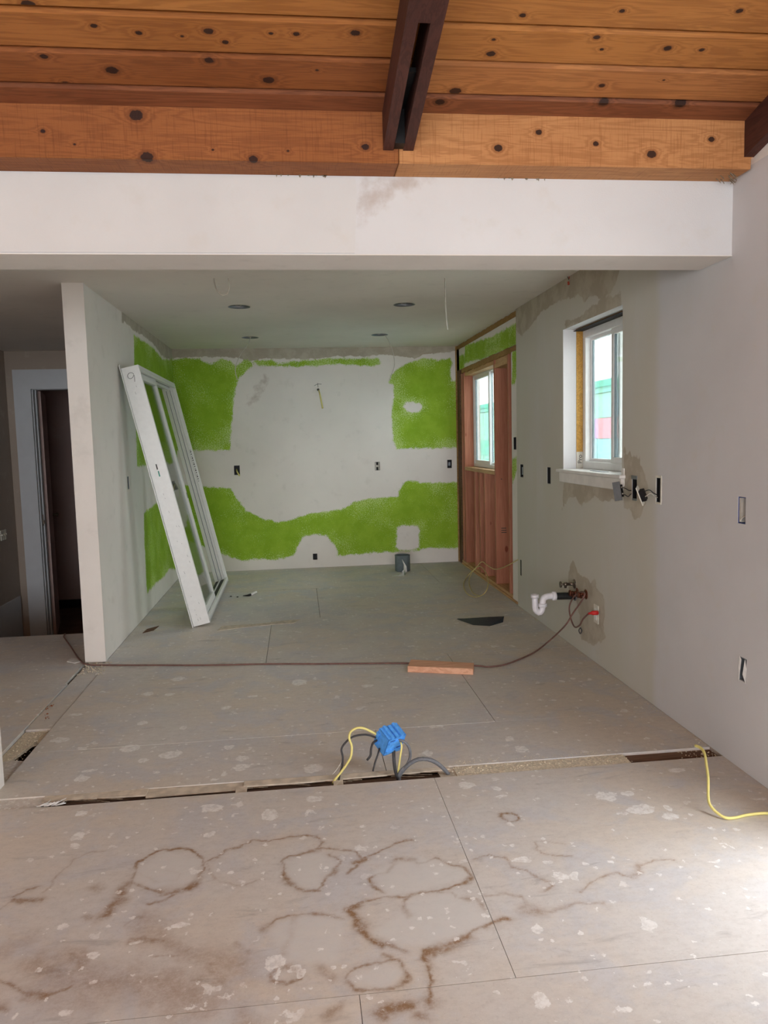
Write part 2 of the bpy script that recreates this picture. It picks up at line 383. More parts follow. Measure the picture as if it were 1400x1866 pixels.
def grid_slab(name, mat, O, U, V, N, ul, vl, step, holes=(), thick=.1, circles=(), attrs=None, parent=None, backhole=True):
    O, U, V, N = map(lambda a: np.array(a, float), (O, U, V, N))
    ho = list(holes)+[(c[0]-c[2]*1.5, c[0]+c[2]*1.5, c[1]-c[2]*1.5, c[1]+c[2]*1.5) for c in circles]
    def lines(L, idx, st):
        a = {0., L}
        for h in ho: a |= {min(max(h[idx], 0), L), min(max(h[idx+1], 0), L)}
        a = sorted(a); out = [a[0]]
        for p, q in zip(a, a[1:]):
            if q-p < 1e-6: continue
            n = max(1, int(round((q-p)/st))) if st else 1
            out += [p+(q-p)*(i+1)/n for i in range(n)]
        return np.array(out)
    vs, fs = [], []
    def sheet(us, vv, off, hl, flip):
        k = len(vs); uu, ww = np.meshgrid(us, vv); P = O+uu.reshape(-1, 1)*U+ww.reshape(-1, 1)*V+N*off
        vs.extend(P.tolist()); nu = len(us)
        uc = (us[1:]+us[:-1])/2; vc = (vv[1:]+vv[:-1])/2
        keep = np.ones((len(vc), len(uc)), bool)
        for h in hl: keep &= ~(((uc > h[0]) & (uc < h[1]))[None, :] & ((vc > h[2]) & (vc < h[3]))[:, None])
        for j, i in zip(*np.nonzero(keep)):
            a = k+j*nu+i; f = (a, a+1, a+1+nu, a+nu); fs.append(f[::-1] if flip else f)
        return uu.ravel(), ww.ravel(), keep
    us, vv = lines(ul, 0, step), lines(vl, 2, step)
    fu, fv, _ = sheet(us, vv, 0, ho, False); nf = len(fu)
    cu, cv = lines(ul, 0, 0), lines(vl, 2, 0)
    sheet(cu, cv, -thick, holes if backhole else (), True)
    rects = [(0, ul, 0, vl)]+list(holes)
    for r in rects:
        c = [(r[0], r[2]), (r[1], r[2]), (r[1], r[3]), (r[0], r[3])]
        for (a, b), (c2, d2) in zip(c, c[1:]+c[:1]):
            k = len(vs); 
            for (p, q, o_) in ((a, b, 0), (c2, d2, 0), (c2, d2, -thick), (a, b, -thick)): vs.append((O+U*p+V*q+N*o_).tolist())
            fs.append((k, k+1, k+2, k+3))
    for (cx, cy, r) in circles:
        k = len(vs); n = 32; R = r*1.5
        for i in range(n):
            a = 2*math.pi*i/n; ca, sa = math.cos(a), math.sin(a); m = R/max(abs(ca), abs(sa))
            for (rr, o_) in ((m, 0), (r, 0), (r, -thick*.9)): vs.append((O+U*(cx+ca*rr)+V*(cy+sa*rr)+N*o_).tolist())
        for i in range(n):
            a, b = k+i*3, k+((i+1) % n)*3
            fs.append((a, b, b+1, a+1)); fs.append((a+1, b+1, b+2, a+2))
    me = bpy.data.meshes.new(name); me.from_pydata(vs, [], fs); me.materials.append(M[mat])
    for an, fn in (attrs or {}).items():
        at_ = me.attributes.new(an, 'FLOAT', 'POINT'); val = np.full(len(vs), -1. if an in ('green', 'mud', 'smudge', 'splat') else 0.)
        val[:nf] = fn(fu, fv); at_.data.foreach_set('value', val.astype(np.float32))
    me.update(); o = bpy.data.objects.new(name, me); COL.objects.link(o)
    if parent is not None: o.parent = parent; o.matrix_parent_inverse = Matrix.Translation(-parent.location) if parent.type == 'EMPTY' else Matrix()
    return o

# ================================================================== SETTING
def px2(pts, ax, v, ia, ib, oa=0., ob=0.):
    return [(float(at(p[0], p[1], ax, v)[ia])-oa, float(at(p[0], p[1], ax, v)[ib])-ob) for p in pts]
def Z4(l): return [(300+a/2.5, 560+b/2.5) for a, b in l]

# ---- back wall, green where the old paint is left
bk = lambda l: px2(Z4(l), 1, YB, 0, 2, XP, 0)
G1 = bk([(-40, 260), (70, 235), (160, 232), (180, 250), (215, 258), (260, 235), (300, 245), (320, 265), (345, 255), (370, 240), (400, 248), (405, 265), (370, 290), (345, 320), (325, 360), (315, 440), (305, 540), (298, 650), (-60, 655)])
G1b = bk([(395, 244), (480, 238), (520, 255), (600, 246), (700, 238), (760, 233), (870, 233), (975, 232), (990, 262), (950, 268), (800, 258), (720, 266), (560, 272), (480, 264), (430, 264)])
G2 = bk([(1050, 290), (1080, 270), (1120, 250), (1180, 232), (1250, 240), (1300, 232), (1310, 260), (1300, 290), (1310, 335), (1400, 335), (1400, 640), (1060, 645), (1040, 600), (1035, 480), (1045, 400), (1040, 350), (1020, 345), (1030, 310)])
G3 = bk([(-60, 800), (160, 815), (230, 820), (300, 825), (330, 870), (370, 925), (430, 955), (510, 980), (570, 970), (640, 945), (740, 930), (830, 915), (860, 885), (950, 870), (1060, 865), (1085, 800), (1110, 790), (1180, 800), (1400, 795), (1400, 1095), (1270, 1100), (1200, 1095), (1150, 1110), (1060, 1115), (1000, 1115), (930, 1120), (830, 1130), (790, 1130), (780, 1090), (740, 1040), (680, 1035), (630, 1045), (605, 1090), (595, 1125), (540, 1145), (480, 1150), (420, 1145), (360, 1155), (280, 1130), (230, 1110), (100, 1060), (-60, 1040)])
HOLE1 = bk([(1088, 452), (1100, 435), (1130, 430), (1165, 438), (1175, 455), (1160, 475), (1130, 482), (1100, 472)])
HOLE2 = bk([(1060, 1005), (1075, 995), (1150, 995), (1162, 1010), (1160, 1090), (1145, 1105), (1070, 1105), (1055, 1090)])
MUDB = bk([(-60, 150), (1400, 150), (1330, 200), (1240, 210), (1180, 215), (1140, 235), (1080, 225), (990, 215), (900, 225), (780, 222), (700, 235), (560, 235), (470, 232), (400, 245), (330, 230), (250, 226), (160, 226), (-60, 235)])
SM = bk([(455, 315), (475, 325), (440, 390), (400, 455), (375, 445), (420, 360)])
def back_green(u, v):
    g = np.maximum.reduce([poly_sdf(u, v, p) for p in (G1, G1b, G2, G3)])
    return np.minimum(g, -np.maximum(poly_sdf(u, v, HOLE1), poly_sdf(u, v, HOLE2)))
def rect_on(px, py, ax, v, ia, ib, wd, ht, oa=0., ob=0.):
    p = at(px, py, ax, v); a, b = float(p[ia])-oa, float(p[ib])-ob; return (a-wd/2, a+wd/2, b-ht/2, b+ht/2)
bboxes = [(432, 857, .062, .105), (688, 849.5, .056, .095), (819.5, 845.5, .052, .095), (574.5, 1014.5, .05, .07)]
bholes = [rect_on(a, b, 1, YB, 0, 2, c, d, XP, 0) for a, b, c, d in bboxes]
wb = grid_slab('wall_back', 'back', (XP, YB, 0), (1, 0, 0), (0, 0, 1), (0, -1, 0), XR-XP, H, .02, bholes, .12,
               attrs={'green': back_green, 'mud': lambda u, v: poly_sdf(u, v, MUDB), 'smudge': lambda u, v: poly_sdf(u, v, SM)})
tag(wb, kind='structure')

# ---- partition (wall_left) with its bright end
pt = lambda l: px2(l, 0, XP, 1, 2, YC, 0)
PG1 = pt([(244, 610), (262, 622), (280, 634), (296, 655), (312, 655), (325, 640), (335, 840), (250, 850), (245, 700)])
PG2 = pt([(262, 935), (283, 918), (315, 905), (340, 905), (340, 1040), (309, 1036), (300, 1050), (285, 1062), (268, 1082), (264, 1000)])
PM = pt([(222, 560), (330, 640), (325, 662), (296, 650), (280, 628), (262, 612), (244, 603), (238, 596), (230, 590), (222, 588)])
def part_green(u, v): return np.maximum(poly_sdf(u, v, PG1), poly_sdf(u, v, PG2))
ph = [rect_on(234, 880, 0, XP, 1, 2, .055, .10, YC, 0)]
wl = grid_slab('wall_left', 'part', (XP, YC, 0), (0, 1, 0), (0, 0, 1), (1, 0, 0), YB-YC, H, .03, ph, XP-XQ, backhole=False,
               attrs={'green': part_green, 'mud': lambda u, v: poly_sdf(u, v, PM)})
tag(wl, kind='structure')
cb = MB().box((XQ-.002, YC-.004, 0), (XP+.003, YC, H)).box((XP-.001, YC-.003, 0), (XP+.003, YC+.04, H)).build('corner_bead', 'white', wl)

# ---- right wall
YW = 6.06
rt = lambda l: px2(l, 0, XR, 1, 2, 2.2, 0)
RM = [rt([(935, 545), (1035, 490), (1060, 478), (1132, 478), (1128, 500), (1115, 530), (1100, 548), (1076, 536), (1068, 552), (1055, 535), (1040, 545), (1025, 545), (1010, 555), (985, 570), (970, 592), (950, 612), (940, 600)]),
      rt([(1137, 812), (1142, 828), (1147, 815), (1152, 835), (1160, 830), (1165, 818), (1170, 850), (1182, 880), (1180, 905), (1174, 930), (1165, 945), (1155, 948), (1147, 925), (1137, 928)]),
      rt([(1027, 878), (1132, 890), (1130, 915), (1112, 912), (1100, 916), (1085, 905), (1060, 920), (1050, 908), (1036, 906), (1025, 930)]),
      rt([(1036, 1045), (1044, 1020), (1050, 1032), (1055, 1045), (1068, 1052), (1078, 1062), (1086, 1052), (1088, 1072), (1100, 1080), (1103, 1112), (1100, 1150), (1104, 1162), (1085, 1176), (1060, 1166), (1056, 1120), (1048, 1085), (1036, 1075)]),
      rt([(1075, 560), (1132, 530), (1132, 565), (1028, 597), (1030, 585), (1060, 575)])]
def right_mud(u, v): return np.maximum.reduce([poly_sdf(u, v, p) for p in RM])
def right_tone(u, v):
    y = u+2.2; x = 3.62+.015*vnoise(v*6, v*0+3, 5); return 1/(1+np.exp(-(y-x)/.012))
YW2a, YW2b, ZW2a, ZW2b = 4.03, 4.965, 1.182, 2.115
rb = [(1352, 930, .055, .11), (1354, 1220, .05, .10), (951, 858, .085, .105), (1000.5, 866.5, .075, .12), (1156.5, 890, .058, .125), (1200.5, 893, .05, .125), (1087, 1119, .065, .115)]
rholes = [(YW2a-2.2, YW2b-2.2, ZW2a, ZW2b)]+[rect_on(a, b, 0, XR, 1, 2, c, d, 2.2, 0) for a, b, c, d in rb[:6]]
wr = grid_slab('wall_right', 'right', (XR, 2.2, 0), (0, 1, 0), (0, 0, 1), (-1, 0, 0), YW-2.2, H, .03, rholes, .20,
               attrs={'mud': right_mud, 'tone': right_tone})
tag(wr, kind='structure')
# the wall's upper part under the sloping rafters, the door opening beside the camera, and the run behind it
MB().prism([(XR, 2.98, H), (XR, -7, H), (XR, -7, raf_z(-7)), (XR, YR, raf_z(YR)), (XR, 2.98, H+.001)], (.2, 0, 0)).build('upper_wall', 'white', wr)
MB().box((XR, 1.55, 2.05), (XR+.2, 2.2, H)).box((XR, -.95, 0), (XR+.2, 1.55, H)).box((XR, -7, 0), (XR+.2, -6, H)).box((XR, -6, 0), (XR+.2, -.95, H)).build('near_wall', 'white', wr)
MB().box((XR, 2.2, -.7), (XR+.2, YB+.12, 0)).box((XR, -7, -.7), (XR+.2, 2.2, -.001)).build('foundation', 'hall', wr)

# ---- framed part of the right wall round the far window: set back by a drywall's thickness
XS = XR+.016
fr = empty('wall_right', (XR, YW, 0), kind='structure'); fr.name = 'wall_right_framing'
def rg(name, pts, mats, off=.013, parent=fr):
    return MB().prism([(XS, y, z) for y, z in pts], (off, 0, 0)).build(name, mats, parent)
M['patch'] = wall_mat('framing_drywall_paint', green=True, mud=True)
ud = px2([(848, 630), (870, 622), (900, 612), (920, 600), (942, 588), (942, 630), (920, 640), (880, 655), (860, 658), (846, 662)], 0, XS, 1, 2)
def upg(u, v): return np.maximum(poly_sdf(u+YW, v+2.12, [(p[0], p[1]) for p in ud]), poly_sdf(u+YW, v+2.12, px2([(836, 650), (846, 645), (846, 690), (836, 690)], 0, XS, 1, 2)))
grid_slab('upper_drywall', 'patch', (XS, YW, 2.165), (0, 1, 0), (0, 0, 1), (-1, 0, 0), YB-YW, .225, .03, (), .013, attrs={'green': (lambda u, v: upg(u, v+.045)), 'mud': lambda u, v: u*0-1}, parent=fr)
sg = [px2(l, 0, XS, 1, 2) for l in ([(934, 640), (942, 636), (941, 690), (937, 702), (933, 700)], [(934, 835), (942, 832), (942, 858), (935, 882), (933, 870)])]
bxh = rect_on(938.5, 808, 0, XS, 1, 2, .085, .105, YW, 0)
grid_slab('side_drywall', 'patch', (XS, YW, 0), (0, 1, 0), (0, 0, 1), (-1, 0, 0), 6.262-YW, 2.12, .02, [bxh], .013,
          attrs={'green': lambda u, v: np.maximum(poly_sdf(u+YW, v, sg[0]), poly_sdf(u+YW, v, sg[1])), 'mud': lambda u, v: u*0-1}, parent=fr)
def wavy(y0, y1, z0, z1, step=.05, amp=.006, seed=1):
    r = random.Random(seed); n = int((y1-y0)/step); up = [(y0+(y1-y0)*i/n, z1+r.uniform(-amp, amp)) for i in range(n+1)]
    lo = [(y0+(y1-y0)*i/n, z0+r.uniform(-amp, amp)) for i in range(n+1)]; return lo+up[::-1]
rg('torn_board_edge', wavy(YW, YB, 2.39, 2.438, seed=3), 'osb', .02)
rg('torn_board_edge', wavy(YW, 8.2, 2.118, 2.165, seed=4), 'osb', .02)
rg('corner_stud', [(8.30, 0), (8.425, 0), (8.425, 2.40), (8.30, 2.40)], 'oldwood', .03)
SX0, SX1 = XS+.004, XS+.144
def stud(y0, y1, z0, z1, name='stud', m='fir'): return bx(name, (SX0, y0, z0), (SX1, y1, z1), m, fr, .002)
stud(YW-.0, YB, .001, .039, 'bottom_plate', 'firy')
bx('floor_shim', (XS-.012, YW+.05, 0), (XS+.004, 8.25, .016), 'firy', fr)
for (a, b, z0, z1) in ((8.10, 8.138, .039, 2.118), (8.215, 8.253, .039, 2.118), (7.64, 7.678, .039, 1.062), (7.43, 7.468, .039, 1.062), (7.23, 7.268, .039, 1.062), (6.82, 6.858, .039, 2.118), (6.36, 6.398, .039, 2.118), (6.225, 6.262, .039, 2.118)):
    stud(a, b, z0, z1)
stud(6.858, 8.10, 1.062, 1.10, 'rough_sill', 'firy')
bx('header_lumber', (SX0+.01, 6.4, 2.08), (SX1, 8.14, 2.118), 'firy', fr)
stud(6.398, 6.82, 2.04, 2.078, 'blocking', 'firy')
sh = MB()
for a, b, c, d in ((YW, 6.84, -.0, H), (6.84, 8.13, 0, 1.10), (6.84, 8.13, 2.118, H), (8.13, YB+.12, 0, H)): sh.box((SX1, a, c), (SX1+.04, b, d))
sh.box((XR-.001, YB+.001, -.7), (SX1+.04, YB+.12, H))
sh.build('sheathing', 'osb', fr)
MB().box((XQ, YB, -.7), (XR+.2, YB+.12, -.002)).build('foundation', 'hall', wb)
MB().box((XR, YW-.0, 2.12), (SX1, YW+.001, H)).build('closure', 'darkgap', fr)
# a few nail dots and a stamp on the widest stud face
st = MB()
for (yz) in ((.52, .60), (.56, .60), (.54, .42), (1.02, .08)): st.box((SX0+.05, 6.8195, yz[0]), (SX0+.05+.05*abs(math.sin(yz[0]*9)), 6.8205, yz[0]+.007))
st.build('grade_stamp', 'ink', fr)

# ---- ceilings
holes4 = [fl(436, 559, H), fl(737, 555, H), fl(456, 615, H), fl(692, 610, H)]
ce = grid_slab('ceiling', 'ceil', (XL-.2, YH2-.1, H), (1, 0, 0), (0, 1, 0), (0, 0, -1), XR+.2-XL+.2, YB+.12-YH2+.1, 0, (), .14,
               circles=[(h[0]-XL+.2, h[1]-YH2+.1, .078) for h in holes4])
tag(ce, kind='structure')

# ---- header: drywall drop above the removed wall
hl, hr = XL-.6, XR
def hs(u, v): return poly_sdf(u, v, px2([(652, 322), (700, 318), (790, 318), (770, 340), (720, 350), (690, 375), (660, 400), (655, 380)], 1, YH1, 0, 2, hl, ZS))
wf = grid_slab('wall_front', 'header', (hl, YH1, ZS), (1, 0, 0), (0, 0, 1), (0, -1, 0), hr-hl, 2.418-ZS, .03, (), YH2-YH1, attrs={'smudge': hs})
tag(wf, kind='structure'); M['sheet'] = wall_mat('header_sheet_paint', col=srgb(214, 213, 211))
xs = float(at(648, 340, 1, YH1)[0])
MB().prism([(hl, YH1-.004, ZS+.005)]+[(x, YH1-.004, 2.414+.004*math.sin(x*17)) for x in (hl,)]+[(xs, YH1-.004, 2.412), (xs+.004, YH1-.004, 2.36), (xs, YH1-.004, ZS+.16), (xs-.01, YH1-.004, ZS+.005)], (0, .004, 0)).build('left_sheet', 'sheet', wf)
bx('corner_bead', (hl, YH1-.005, ZS-.003), (hr-.001, YH2+.002, ZS), 'white', wf)
rag = MB(); r_ = random.Random(5)
for px in [500+r_.uniform(0, 95) for i in range(14)]+[905+r_.uniform(0, 95) for i in range(10)]:
    p = at(px, 323, 1, YH1-.006); wdt = r_.uniform(.002, .007)
    rag.prism([(p[0], YH1-.007, 2.418), (p[0]+wdt*2, YH1-.007, 2.418), (p[0]+wdt, YH1-.007, 2.418-r_.uniform(.002, .011))], (0, .003, 0))
rag.build('torn_paper_edge', 'splinter', wf)
# stub of the removed wall under the header's end
bx('wall_stub', (-1.45, YH1, 0), (-1.278, YH2-.01, ZS), 'white', wf)

# ---- timber beam on the header
YBM = 2.845
kb = [(248, 210, .020), (78, 239, .007), (268, 286, .019), (462, 290, .014), (666, 268, .012), (136, 263, .004), (388, 273, .004), (525, 275, .004)]
kb2 = [(908, 270, .014), (982, 241, .011), (1086, 262, .010), (1188, 281, .016), (1297, 254, .011), (1040, 207, .004)]
kw = lambda l: [(float(at(a, b, 1, YBM)[0]), float(at(a, b, 1, YBM)[2]), r) for a, b, r in l]
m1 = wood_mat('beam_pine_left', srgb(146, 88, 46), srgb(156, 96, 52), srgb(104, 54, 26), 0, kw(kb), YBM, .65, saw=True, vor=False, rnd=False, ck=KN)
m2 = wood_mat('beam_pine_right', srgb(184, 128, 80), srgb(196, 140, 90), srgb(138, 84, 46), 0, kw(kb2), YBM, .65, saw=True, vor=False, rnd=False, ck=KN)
be = empty('support_beam', (0, YBM, 2.41), kind='structure')
bx('beam_timber', (-4.1, YBM, 2.418), (.407, YBM+.26, 2.607), m1, be, .003)
bx('beam_timber', (.409, YBM, 2.418), (XR-.012, YBM+.26, 2.607), m2, be, .003)
ws = MB().box((-4.1, YBM+.245, 2.40), (XR, YBM+.385, 2.95)).build('closing_panel', 'darkgap', be)
r_ = random.Random(2); rg_ = MB()
for i in range(14):
    a = r_.uniform(1.70, 1.77); b = r_.uniform(2.87, 2.97); rg_.tube([(a, b, 2.418), (a+.01, b-.005, 2.405), (a+r_.uniform(.0, .02), b-.01, 2.398)], .0015, 4, spline=False)
rg_.build('torn_tape_fibres', 'splinter', be)

# ---- rafters
rp = empty('rafter_pair', (.405, 2.83, raf_z(2.83)), 'pair of dark-stained rafters with a gap between, running overhead to the timber beam', 'rafter')
def rafter(x0, x1, name, parent, y0=YR, y1=YBM, mat='rafter'):
    return MB().prism([(x0, y1, raf_z(y1)), (x0, y0, raf_z(y0)), (x0, y0, raf_z(y0)+.134), (x0, y1, raf_z(y1)+.134)], (x1-x0, 0, 0)).build(name, mat, parent)
rafter(.350, .388, 'rafter', rp); rafter(.424, .462, 'rafter', rp); rafter(.388, .424, 'spacer_block', rp, YR, 2.255)
MB().box((.3885, 2.79, raf_z(2.83)+.002), (.4235, YBM-.001, 2.60)).box((.3885, 2.52, raf_z(2.52)+.05), (.4235, 2.80, raf_z(2.80)+.128)).build('gap_infill', 'black', rp)  # black infill in the gap between the rafters at the beam
r3 = rafter(XR-.042, XR-.002, 'wall_rafter', None, mat='rafter'); tag(r3, 'single dark rafter fixed along the white wall at the beam end', 'rafter')

# ---- sloping board ceiling
cl = empty('ceiling_boards', (0, 2.8, brd_z(2.8)), kind='structure')
js = [3.23, 2.915, 2.752, 2.592, 2.434, 2.276]
while js[-1] > YR: js.append(js[-1]-.158)
js[-1] = YR
kl = {1: [], 2: [(80, 103, .011), (204, 128, .018), (381, 110, .013), (120, 152, .010), (490, 146, .017), (578, 128, .005)],
      3: [(171, 47, .009), (253, 60, .009), (380, 57, .013), (411, 77, .009), (494, 61, .006), (540, 62, .009), (648, 60, .013), (332, 66, .005)],
      4: [(52, 8, .017)]}
kr = {1: [(802, 186, .016), (1100, 188, .016), (1240, 190, .018)], 2: [(830, 166, .018), (1097, 156, .010), (1210, 146, .004)],
      3: [(895, 98, .013), (900, 72, .006), (1088, 68, .010), (1097, 90, .006), (1217, 88, .012), (1279, 91, .008)],
      4: [(953, 28, .009), (1134, 20, .008), (1348, 20, .010)]}
def on_slope(px, py):
    d = CR*(px-700)/FPX-CU*(py-933)/FPX+CF
    t = (2.600+SL*2.83-HC)/(d[2]+SL*d[1]); return float(d[0]*t), float(d[1]*t)
bcols = [None, (srgb(128, 76, 50), srgb(140, 86, 56), srgb(80, 44, 28)), (srgb(148, 90, 50), srgb(136, 80, 42), srgb(94, 50, 26)), (srgb(166, 106, 54), srgb(156, 98, 48), srgb(112, 62, 28)), (srgb(172, 112, 56), srgb(182, 122, 64), srgb(122, 70, 32))]  # rows darken towards the beam, its shade partly put into the pine colour
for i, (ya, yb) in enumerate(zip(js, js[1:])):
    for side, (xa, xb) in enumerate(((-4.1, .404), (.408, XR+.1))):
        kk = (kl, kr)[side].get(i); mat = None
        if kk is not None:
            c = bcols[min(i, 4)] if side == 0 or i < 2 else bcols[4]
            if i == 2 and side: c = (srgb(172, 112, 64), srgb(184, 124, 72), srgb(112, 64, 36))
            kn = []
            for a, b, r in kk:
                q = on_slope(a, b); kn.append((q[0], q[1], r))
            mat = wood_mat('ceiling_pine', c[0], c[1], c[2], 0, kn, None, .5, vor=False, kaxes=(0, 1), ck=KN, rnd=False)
            if kn == []: mat = mat
        else:
            if 'pine' not in M: M['pine'] = wood_mat('ceiling_pine_plain', bcols[4][0], bcols[4][1], bcols[4][2], 0, (), None, .5, ck=KN)
            mat = M['pine']
        g = .0045; up = .02; e = .010
        prof = [(ya-g, brd_z(ya-g)+e), (ya-g-e, brd_z(ya-g-e)), (yb+g+e, brd_z(yb+g+e)), (yb+g, brd_z(yb+g)+e), (yb+g, brd_z(yb)+up), (ya-g, brd_z(ya)+up)]
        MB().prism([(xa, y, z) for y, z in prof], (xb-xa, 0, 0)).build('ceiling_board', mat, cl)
for a, b in ((3.3, YR), (YR, -7.3)): MB().prism([(-4.4, a, brd_z(a)+.021), (-4.4, b, brd_z(b)+.021), (-4.4, b, brd_z(b)+.07), (-4.4, a, brd_z(a)+.07)], (XR+.4+4.4, 0, 0)).build('roof_deck', 'pine', cl)

# ---- the room behind the camera: rear and left walls, wide glazing added for light
rw = MB()
for a, b, c, d in ((-4.3, -4.0, 0, 3), (1.7, XR+.2, 0, 3), (-4.0, 1.7, 0, .1), (-4.0, 1.7, 2.5, 3)): rw.box((a, -7.15, c), (b, -7, d))
for x in (-1.8, -.1): rw.box((x, -7.1, .1), (x+.08, -7.02, 2.5))
tag(rw.build('wall_rear', 'white'), kind='structure')
lw = MB()
for a, b, c, d in ((-7.15, -6.0, -.7, 4), (-3.6, 3.0, -.7, 2.6), (-6, -3.6, -.7, .3), (-6, -3.6, 2.4, 2.6)): lw.box((-4.3, a, c), (-4.1, b, d))
lw.prism([(-4.3, 3.0, 2.59), (-4.3, -7, 2.59), (-4.3, YR, brd_z(YR)+.02)], (.2, 0, 0))
lw.box((-4.25, 2.99, -.7), (hl, 3.23, 2.5)).box((-4.25, 2.99, 2.4), (-3.3, 3.23, 2.95)); tag(lw.build('wall_side', 'white'), kind='structure')

# ---- hall at the left, a few steps lower
hw = MB()
for a, b, c, d in ((XL-.2, -2.79, ZL, H), (-1.93, XQ+.01, ZL, H), (-2.79, -1.93, 2.05, H)): hw.box((a, YB, c), (b, YB+.14, d))
tag(hw.build('wall_hall_back', 'hall'), kind='structure')
hs_ = bx('wall_hall_left', (XL-.15, 3.23, ZL), (XL, YB, H), 'hall'); tag(hs_, kind='structure')
ex = MB().box((XQ, YC, ZL), (XP-.02, YB+.14, -.002)).build('partition_footing', 'hall', wl)
rb_ = bx('wall_riser', (XL, YE, ZL), (XQ, YE+.03, -.022), 'hall'); tag(rb_, kind='structure')
dr = MB()   # dim room past the door
for a, b in (((-3.9, 10.26, ZL), (-1.0, 10.4, H)), ((-4.0, YB+.14, ZL), (-3.85, 10.4, H)), ((-1.1, YB+.12, ZL), (-1.0, 10.4, H)), ((-4, YB+.1, H), (-1.0, 10.4, H+.1)), ((-4, YB+.14, ZL), (XL-.15, YB+.2, H))): dr.box(a, b)
tag(dr.build('wall_inner_room', 'dark_room'), kind='structure')
tag(bx('baseboard_inner_room', (-3.85, 10.235, ZL), (-1.1, 10.26, ZL+.11), 'black', None, .004), kind='structure')
# door casing and jamb
dc = empty('trim_1', (-2.36, YB, ZL), kind='structure')
t1 = MB().box((-2.955, YB-.02, ZL), (-2.84, YB, 2.245)).box((-2.84, YB-.02, 2.16), (-1.9, YB, 2.245)).build('outer_casing', 'trim', dc)
t2 = MB().box((-2.865, YB-.034, ZL), (-2.775, YB-.0, 2.165)).box((-2.775, YB-.034, 2.04), (-1.9, YB, 2.165)).build('inner_casing', 'trim', dc)
t3 = MB().box((-2.79, YB-.0, ZL), (-2.765, YB+.14, 2.05)).box((-2.79, YB, 2.035), (-1.93, YB+.14, 2.05)).box((-2.765, YB+.06, ZL), (-2.753, YB+.09, 2.04)).build('door_jamb', 'trim', dc)
d1 = empty('door_1', (-2.77, YB+.14, ZL), kind='structure')
T = Matrix.Translation((-2.772, YB+.15, 0)) @ Matrix.Rotation(math.radians(104), 4, 'Z')
MB().box((0, -.035, ZL+.01), (.76, 0, 2.03), lambda v: T @ v).build('door_slab', 'dark_room', d1)
MB().lathe(T @ Vector((.69, -.035, .63)), T.to_3x3() @ Vector((0, -1, 0)), [(0, .02), (.02, .012), (.04, .024), (.06, .022), (.066, 0)], 12).build('door_knob', 'tarnish', d1)
MB().box((-2.764, YB+.03, .58), (-2.760, YB+.07, .70)).box((-2.762, YB+.035, .60), (-2.750, YB+.055, .64)).build('strike_plate', 'tarnish', dc)
tag(bx('baseboard_hall', (XL, 7.2, ZL), (XL+.014, YB-.05, -.16), 'trim'), kind='structure')

# ---- lower level ground, outside ground
tag(bx('lower_floor', (-4.3, -7.1, ZL-.05), (XR+.2, 10.4, ZL), 'oldwood'), kind='structure').name = 'floor_lower'

